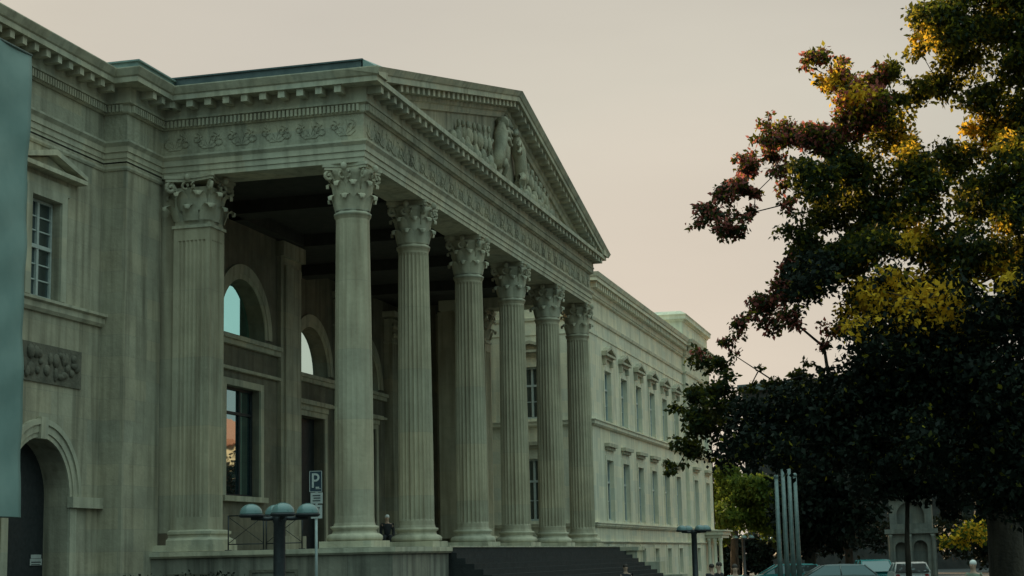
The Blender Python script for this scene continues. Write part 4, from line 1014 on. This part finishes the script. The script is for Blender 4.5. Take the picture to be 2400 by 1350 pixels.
def branches(par, base, top, r0, clumps, mat, rmin=.018, jit=.12):
    nodes = [Vector(base), Vector(base).lerp(Vector(top), .5) + Vector((.05, .08, 0)), Vector(top)]; parent = [-1, 0, 1]
    cs = sorted([Vector(c[:3]) for c in clumps], key=lambda c: (c - Vector(top)).length); rr = random.Random(3)
    for c in cs:
        bi = min(range(1, len(nodes)), key=lambda i: (nodes[i] - c).length + (0 if nodes[i].z < c.z + .5 else .8))
        p = nodes[bi]; L = (c - p).length; st = max(1, int(L / .7))
        for k in range(1, st + 1):
            f = k / st; q = p.lerp(c, f) + Vector((rr.uniform(-1, 1), rr.uniform(-1, 1), rr.uniform(-.3, 1) * .8)) * jit * (1 if k < st else .3)
            nodes.append(q); parent.append(bi if k == 1 else len(nodes) - 2)
    cnt = [1] * len(nodes)
    for i in range(len(nodes) - 1, 0, -1): cnt[parent[i]] += cnt[i]
    tot = cnt[0]; rad = [max(rmin, r0 * (c / tot) ** .5 * max(.3, 1 - max(0, (q - Vector(top)).length - 1.2) / 5.5 * (30 / max(30, (base[0] ** 2 + base[1] ** 2) ** .5)))) for c, q in zip(cnt, nodes)]; rad[0] = r0 * 1.25
    m = W(); m.tube(nodes[:3], [rad[0], r0, rad[2]], 14); tr = m.build('trunk', mat, par)
    m = W()
    for i in range(3, len(nodes)):
        m.tube([nodes[parent[i]], nodes[i]], [min(rad[parent[i]], rad[i] * 1.4) * .42, rad[i] * .42], 6)
    m.build('limbs', mat, par, fix=False)
def px_clumps(lst, D, spread=1.0, seed=1, depthdup=True):
    rr = random.Random(seed); out = []
    for it in lst:
        u, v, r = it[:3]; wgt = it[3] if len(it) > 3 else 1
        Rm = r * D / F_PX
        dd = D + rr.uniform(-1, 1) * spread
        p = at(u, v, dd); out.append((p.x, p.y, p.z, Rm, Rm * .9, Rm * .85, wgt))
        if depthdup and r > 55:
            for s in (-1, 1):
                dd = D + s * (spread * .9 + rr.uniform(.2, 1) * spread * .6); p = at(u + rr.uniform(-12, 12), v + rr.uniform(-12, 12), dd); out.append((p.x, p.y, p.z, Rm * .9, Rm, Rm * .85, wgt))
    return out
DT = 30.0
edge = [(1915, 125, 34), (1890, 150, 22), (1960, 185, 40), (2010, 205, 45), (2075, 170, 42), (2030, 260, 62), (1925, 320, 48), (1855, 330, 45), (1797, 318, 34), (1802, 275, 12), (1757, 372, 38), (1738, 425, 34),
        (1700, 450, 32), (1655, 490, 30), (1640, 515, 26), (1715, 520, 38), (1765, 500, 22), (1690, 560, 10), (1855, 660, 40), (1785, 725, 40), (1735, 765, 28), (1850, 745, 30), (1815, 770, 22), (1700, 800, 22), (1690, 850, 20), (1700, 895, 28), (1655, 850, 30), (1640, 815, 18),
        (1780, 870, 14), (1950, 770, 26), (1930, 815, 20), (1890, 850, 18), (1625, 925, 34), (1590, 960, 20), (1650, 985, 45), (1620, 1050, 36), (1585, 1095, 22), (1565, 1105, 14), (1690, 930, 40)]
core = [(2200, 10, 60), (2300, -20, 75), (2400, -20, 75), (2240, 60, 60), (1900, 415, 75), (1985, 370, 75), (2080, 320, 68), (1960, 490, 80), (1885, 600, 48), (1880, 540, 45), (2050, 470, 85), (2140, 400, 72), (1905, 660, 60), (1985, 600, 85), (2080, 590, 85), (2180, 500, 85),
        (2260, 130, 70), (2180, 60, 52), (2150, 110, 34), (2310, 60, 62), (2385, 60, 60), (2390, 150, 72), (2310, 230, 55), (2140, 215, 45), (2200, 200, 50), (2330, 330, 66), (2395, 380, 75), (2390, 260, 55), (2240, 380, 55),
        (2300, 460, 85), (2390, 480, 85), (2200, 610, 85), (2300, 600, 85), (2390, 620, 85), (2010, 700, 55), (2070, 690, 60), (2150, 700, 75, .7), (2230, 700, 70, .7), (2060, 780, 70), (2150, 800, 85), (2250, 800, 90), (2350, 760, 90), (2420, 700, 90),
        (1700, 990, 55), (1780, 960, 55), (1860, 945, 62), (1950, 920, 75), (2050, 900, 85), (2150, 900, 90), (2260, 900, 95), (2370, 900, 95), (1690, 1060, 45), (1770, 1045, 62), (1850, 1045, 72), (1950, 1030, 88), (2060, 1030, 95), (2180, 1020, 100), (2300, 1020, 100), (2400, 1000, 100),
        (2460, 300, 110), (2500, 550, 130), (2500, 850, 130), (2460, 80, 100), (2480, 1060, 120), (2310, 1120, 70), (2400, 1150, 80)]
sun_patches = [(1945, 190, 36), (2010, 225, 30), (2165, 90, 30), (2120, 330, 34), (2270, 300, 28), (2140, 545, 34), (2040, 700, 42), (2110, 700, 45), (2180, 690, 45), (2210, 715, 36), (1990, 750, 30), (2345, 640, 30), (2350, 320, 30), (2340, 530, 18), (2100, 655, 30)]  # sunlit patches of the crown, painted as golden leaf colour
tb = at(2375, 1290, DT + .5)
tree1 = empty('oak_tree', (tb.x, tb.y, 0), 'large dark oak tree with golden lit leaves filling the right side', 'tree')
def scatter(cl, k, f, seed):
    rr = random.Random(seed); out = []
    for c in cl:
        n = max(2, int(k * (c[3] / .35) ** 1.3))
        for _ in range(n):
            d = Vector((rr.gauss(0, 1), rr.gauss(0, 1), rr.gauss(0, 1))).normalized() * rr.random() ** .45
            q = f * rr.uniform(.7, 1.35) * min(c[3], .45)
            out.append((c[0] + d.x * c[3] * .95, c[1] + d.y * c[4] * .95, c[2] + d.z * c[5] * .95, q * 1.15, q * 1.15, q * .75, c[6]))
    return out
ce = px_clumps([(c[0], c[1], c[2] * 1.08) for c in edge] + [(1830, 400, 30), (1830, 440, 26), (1770, 455, 26), (1810, 365, 30), (1690, 500, 28), (1850, 480, 26), (1840, 620, 26), (1830, 700, 30), (1700, 855, 22), (1720, 830, 18), (1760, 905, 20), (1820, 900, 26), (1880, 885, 30), (1975, 150, 26), (2040, 215, 30), (2095, 240, 36), (1990, 290, 44)], DT, .5, 3, False); cg = px_clumps(sun_patches, DT, .8, 5, False)
cu = px_clumps([c for c in core if c[1] < 640], DT, 1.0, 4, False); cl = px_clumps([c for c in core if c[1] >= 640], DT, 1.7, 4); cc = cl + cu
GC = np.array([c[:3] for c in px_clumps(sun_patches, DT, 0, 5, False)]); GR = np.array([c[3] for c in cg])
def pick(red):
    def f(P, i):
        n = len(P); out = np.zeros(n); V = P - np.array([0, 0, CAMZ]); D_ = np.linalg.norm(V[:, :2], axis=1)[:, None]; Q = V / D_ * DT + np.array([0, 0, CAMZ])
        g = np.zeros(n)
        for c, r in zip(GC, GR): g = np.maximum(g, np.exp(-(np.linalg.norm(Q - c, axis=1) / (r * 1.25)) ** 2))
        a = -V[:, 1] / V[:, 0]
        hi = np.clip((P[:, 2] - 6.0) / 4, 0, 1) * np.clip((a + .13) / .1, 0, 1)  # sunlight on the higher crown put in as lighter leaf colour
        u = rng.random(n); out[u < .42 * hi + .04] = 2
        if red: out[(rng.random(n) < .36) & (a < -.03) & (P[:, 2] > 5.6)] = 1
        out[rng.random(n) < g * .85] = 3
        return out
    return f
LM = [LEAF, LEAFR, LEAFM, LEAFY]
leaves('crown', scatter(cl, 8, .55, 1), 80000, .105, None, tree1, mats=[LEAFK, LEAFR, LEAFM, LEAFY], choose=pick(False), shell=.1)  # lower crown shade painted with a darker leaf colour
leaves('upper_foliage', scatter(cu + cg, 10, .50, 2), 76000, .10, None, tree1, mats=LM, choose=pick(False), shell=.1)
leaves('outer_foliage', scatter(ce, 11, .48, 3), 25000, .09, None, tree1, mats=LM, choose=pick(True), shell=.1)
branches(tree1, (tb.x, tb.y, 0), at(2350, 1130, DT + .4), .30, [c for c in cc + ce], BARK)

def simple_tree(name, label, u, D, clumps, nl, size, mat, r0=.2, spread=1.5, seed=2, grp='trees beyond the masts', topv=1230):
    b0 = at(u, 1290, D); t = empty(name, (b0.x, b0.y, 0), label, 'tree', grp)
    c = px_clumps(clumps, D, spread, seed)
    if name == 'autumn_tree': leaves('crown', c, nl, size, None, t, shell=.1, mats=[LEAFG, LEAFY], choose=lambda P, i: rng.random(len(P)) < .55)
    else: leaves('crown', c + scatter(c, 1.2, .6, seed), int(nl * 1.5), size * .8, mat, t, shell=.1); branches(t, (b0.x, b0.y, 0), at(u, topv, D), r0, c, BARK)
    return t
simple_tree('leafy_tree', 'green leafy tree right beside the far end of the wing', 1722, 130, [(1700, 1110, 40), (1690, 1160, 35), (1735, 1150, 45), (1780, 1140, 40), (1700, 1210, 40), (1750, 1205, 45), (1795, 1190, 40), (1690, 1255, 25), (1830, 1170, 30), (1800, 1230, 35)], 9000, .42, LEAFG, .3, 2, 6)
simple_tree('shade_tree', 'dark tree standing right behind the four masts', 1900, 95, [(1850, 1120, 55), (1920, 1100, 80), (1900, 1190, 80), (1980, 1190, 75), (1840, 1210, 45), (2000, 1100, 80), (1950, 1260, 50), (1870, 1265, 45)], 9000, .42, LEAFK, .3, 2, 7)
simple_tree('shade_tree', 'dark tree hanging over the pale gatehouse', 2127, 80, [(2060, 1090, 85), (2140, 1080, 85), (2220, 1090, 85), (2290, 1100, 80), (2160, 1145, 40), (2235, 1170, 50), (2127, 1140, 40)], 9000, .38, LEAFK, .12, 2, 8, topv=1150)
simple_tree('shade_tree', 'dark tree at the right edge behind the oak trunk', 2385, 60, [(2360, 1150, 80), (2400, 1230, 60), (2390, 1060, 90), (2370, 1300, 40)], 5000, .3, LEAFK, .25, 1.5, 9)
simple_tree('autumn_tree', 'small golden autumn tree left of the oak trunk', 2270, 70, [(2215, 1270, 16), (2240, 1262, 18), (2262, 1250, 20), (2280, 1235, 20), (2295, 1225, 18), (2300, 1255, 22), (2260, 1275, 16)], 1100, .17, LEAFY, .1, .8, 10, topv=1280)
simple_tree('shade_tree', 'low dark tree behind the parked cars', 1990, 140, [(1900, 1240, 60), (1980, 1240, 60), (2050, 1250, 50), (1850, 1275, 40), (2240, 1250, 60), (2330, 1270, 60)], 7000, .5, LEAFK, .3, 3, 11)

simple_tree('shade_tree', 'low dark shrubby tree between the porch and the nearest mast', 1735, 150, [(1690, 1285, 22), (1725, 1280, 28), (1765, 1275, 28), (1800, 1285, 24), (1700, 1320, 25), (1740, 1320, 28), (1785, 1320, 28)], 4000, .5, LEAFK, .2, 2, 12, topv=1290)
# hedge at the foot of the podium side
hd = empty('clipped_hedge', (42.6, 22.0, 0), 'dark clipped hedge along the foot of the podium', 'hedge')
hc = [(43.1, y, z, .5, .6, .5, 1) for y in np.arange(19.9, 23.4, .5) for z in (.4, .9, 1.35)]
leaves('foliage', hc, 9000, .09, LEAFK, hd, shell=.6)
m = W(); m.box(42.9, 43.3, 19.8, 23.3, 0, 1.3); m.build('stems', BARK, hd)

# ================================================================== DISTANT BUILDINGS
def dark_block():
    D = 170; a, b2 = at(1738, 903, D), at(1905, 886, D)
    t = empty('office_block', (a.x, a.y, 0), 'dark flat roofed building behind the trees', 'building')
    y1, y0 = a.y, at(2560, 880, D).y; x0 = a.x; z = a.z
    m = W(); hl = []; 
    for j in range(4):
        for i in range(10): hl.append((y0 + 2 + i * (y1 - y0 - 4) / 10, y0 + 4 + i * (y1 - y0 - 4) / 10, 2.2 + j * 3.6, 4.2 + j * 3.6, False, .3))
    wall(m, fx(x0), y0, y1, 0, z - .6, hl); m.box(x0 + .35, x0 + 20, y0, y1 - .05, 0, z - .7); m.build('wall', STDK, t)
    m = W(); m.prism([(y1 + .4, z - .6), (y1 + .4, z), (y0, z + 1.4), (y0, z - .6)], lambda u, zz, d: (x0 - .4 + d, u, zz), 0, 21); m.build('roof', ROOF, t)
dark_block()
D = 115; k = D / F_PX; q = at(2137, 1300, D)
t = empty('gatehouse', (q.x, q.y, 0), 'small pale stone gatehouse with an arch seen below the trees', 'building')
yl, yr = at(2082, 1300, D).y, at(2196, 1300, D).y; zc = at(2137, 1245, D).z; zt = at(2137, 1165, D).z; x0 = q.x
m = W(); wall(m, fx(x0), yr, yl, 0, zc, [((yl + yr) / 2 - 1.0, (yl + yr) / 2 - .1, 0, zc - .6, True, .5), ((yl + yr) / 2 + .3, (yl + yr) / 2 + 1.1, 0.8, zc - .7, True, .5)]); wall(m, fx(x0 + .1), yr + .2, yl - .2, zc, zt, [((yl + yr) / 2 - .9, (yl + yr) / 2 + .9, zc + .5, zt - .3, True, .4)])
m.box(x0 + .5, x0 + 4, yr + .2, yl - .2, 0, zt); m.build('wall', STG, t)
m = W(); m.box(x0 - .25, x0 + .5, yr - .15, yl + .15, zc - .15, zc + .15); m.box(x0 - .2, x0 + .6, yr, yl, zt, zt + .2); m.build('cornice', STG, t)
m = W()
for y in (yr + .2, (yl + yr) / 2 + .1, yl - .2): m.lathe(x0 - .12, y, [(.16, 0), (.13, .3), (.12, zc - .4), (.17, zc - .2)], 10)
m.build('half_columns', STG, t)
m = W(); m.prism([(yr, zt + .2), (yl, zt + .2), ((yl + yr) / 2, zt + 1.0)], lambda u, zz, d: (x0 - .1 + d, u, zz), 0, 4); m.build('roof', ROOF, t)

# sunlit house across the square, seen mirrored in the portico windows
PLAS = noisemat('orange_plaster', (.74, .46, .28), (.84, .56, .38), 1.5, .9, .1)
t = empty('sunlit_house', (175, -34, 0), 'orange plastered house across the square, seen only mirrored in the portico window', 'house')
m = W(); hl = []
f = lambda u, z, d: (u, -34 - d, z)
for j in range(4):
    for i in range(22): hl.append((126 + i * 5.0, 128.4 + i * 5.0, 1.6 + j * 3.8, 4.0 + j * 3.8, False, .3))
wall(m, f, 120, 240, 0, 15.6, hl); m.box(120, 240, -48, -34.35, 0, 15.5); m.build('wall', PLAS, t)
m = W(); m.box(119.5, 240.5, -48.5, -33.4, 15.62, 16.1); m.prism([(-48.5, 16.1), (-33.4, 16.1), (-41, 20)], lambda a, b2, d: (d, a, b2), 119.5, 240.5); m.build('roof', noisemat('red_tiles', (.30, .08, .04), (.42, .13, .07), 4, .9, .2), t)
m = W()
for h in hl: m.add([f(h[0], h[2], .28), f(h[1], h[2], .28), f(h[1], h[3], .28), f(h[0], h[3], .28)], [(0, 1, 2, 3)])
wob = m.build('window_glass', GLASSD, t)
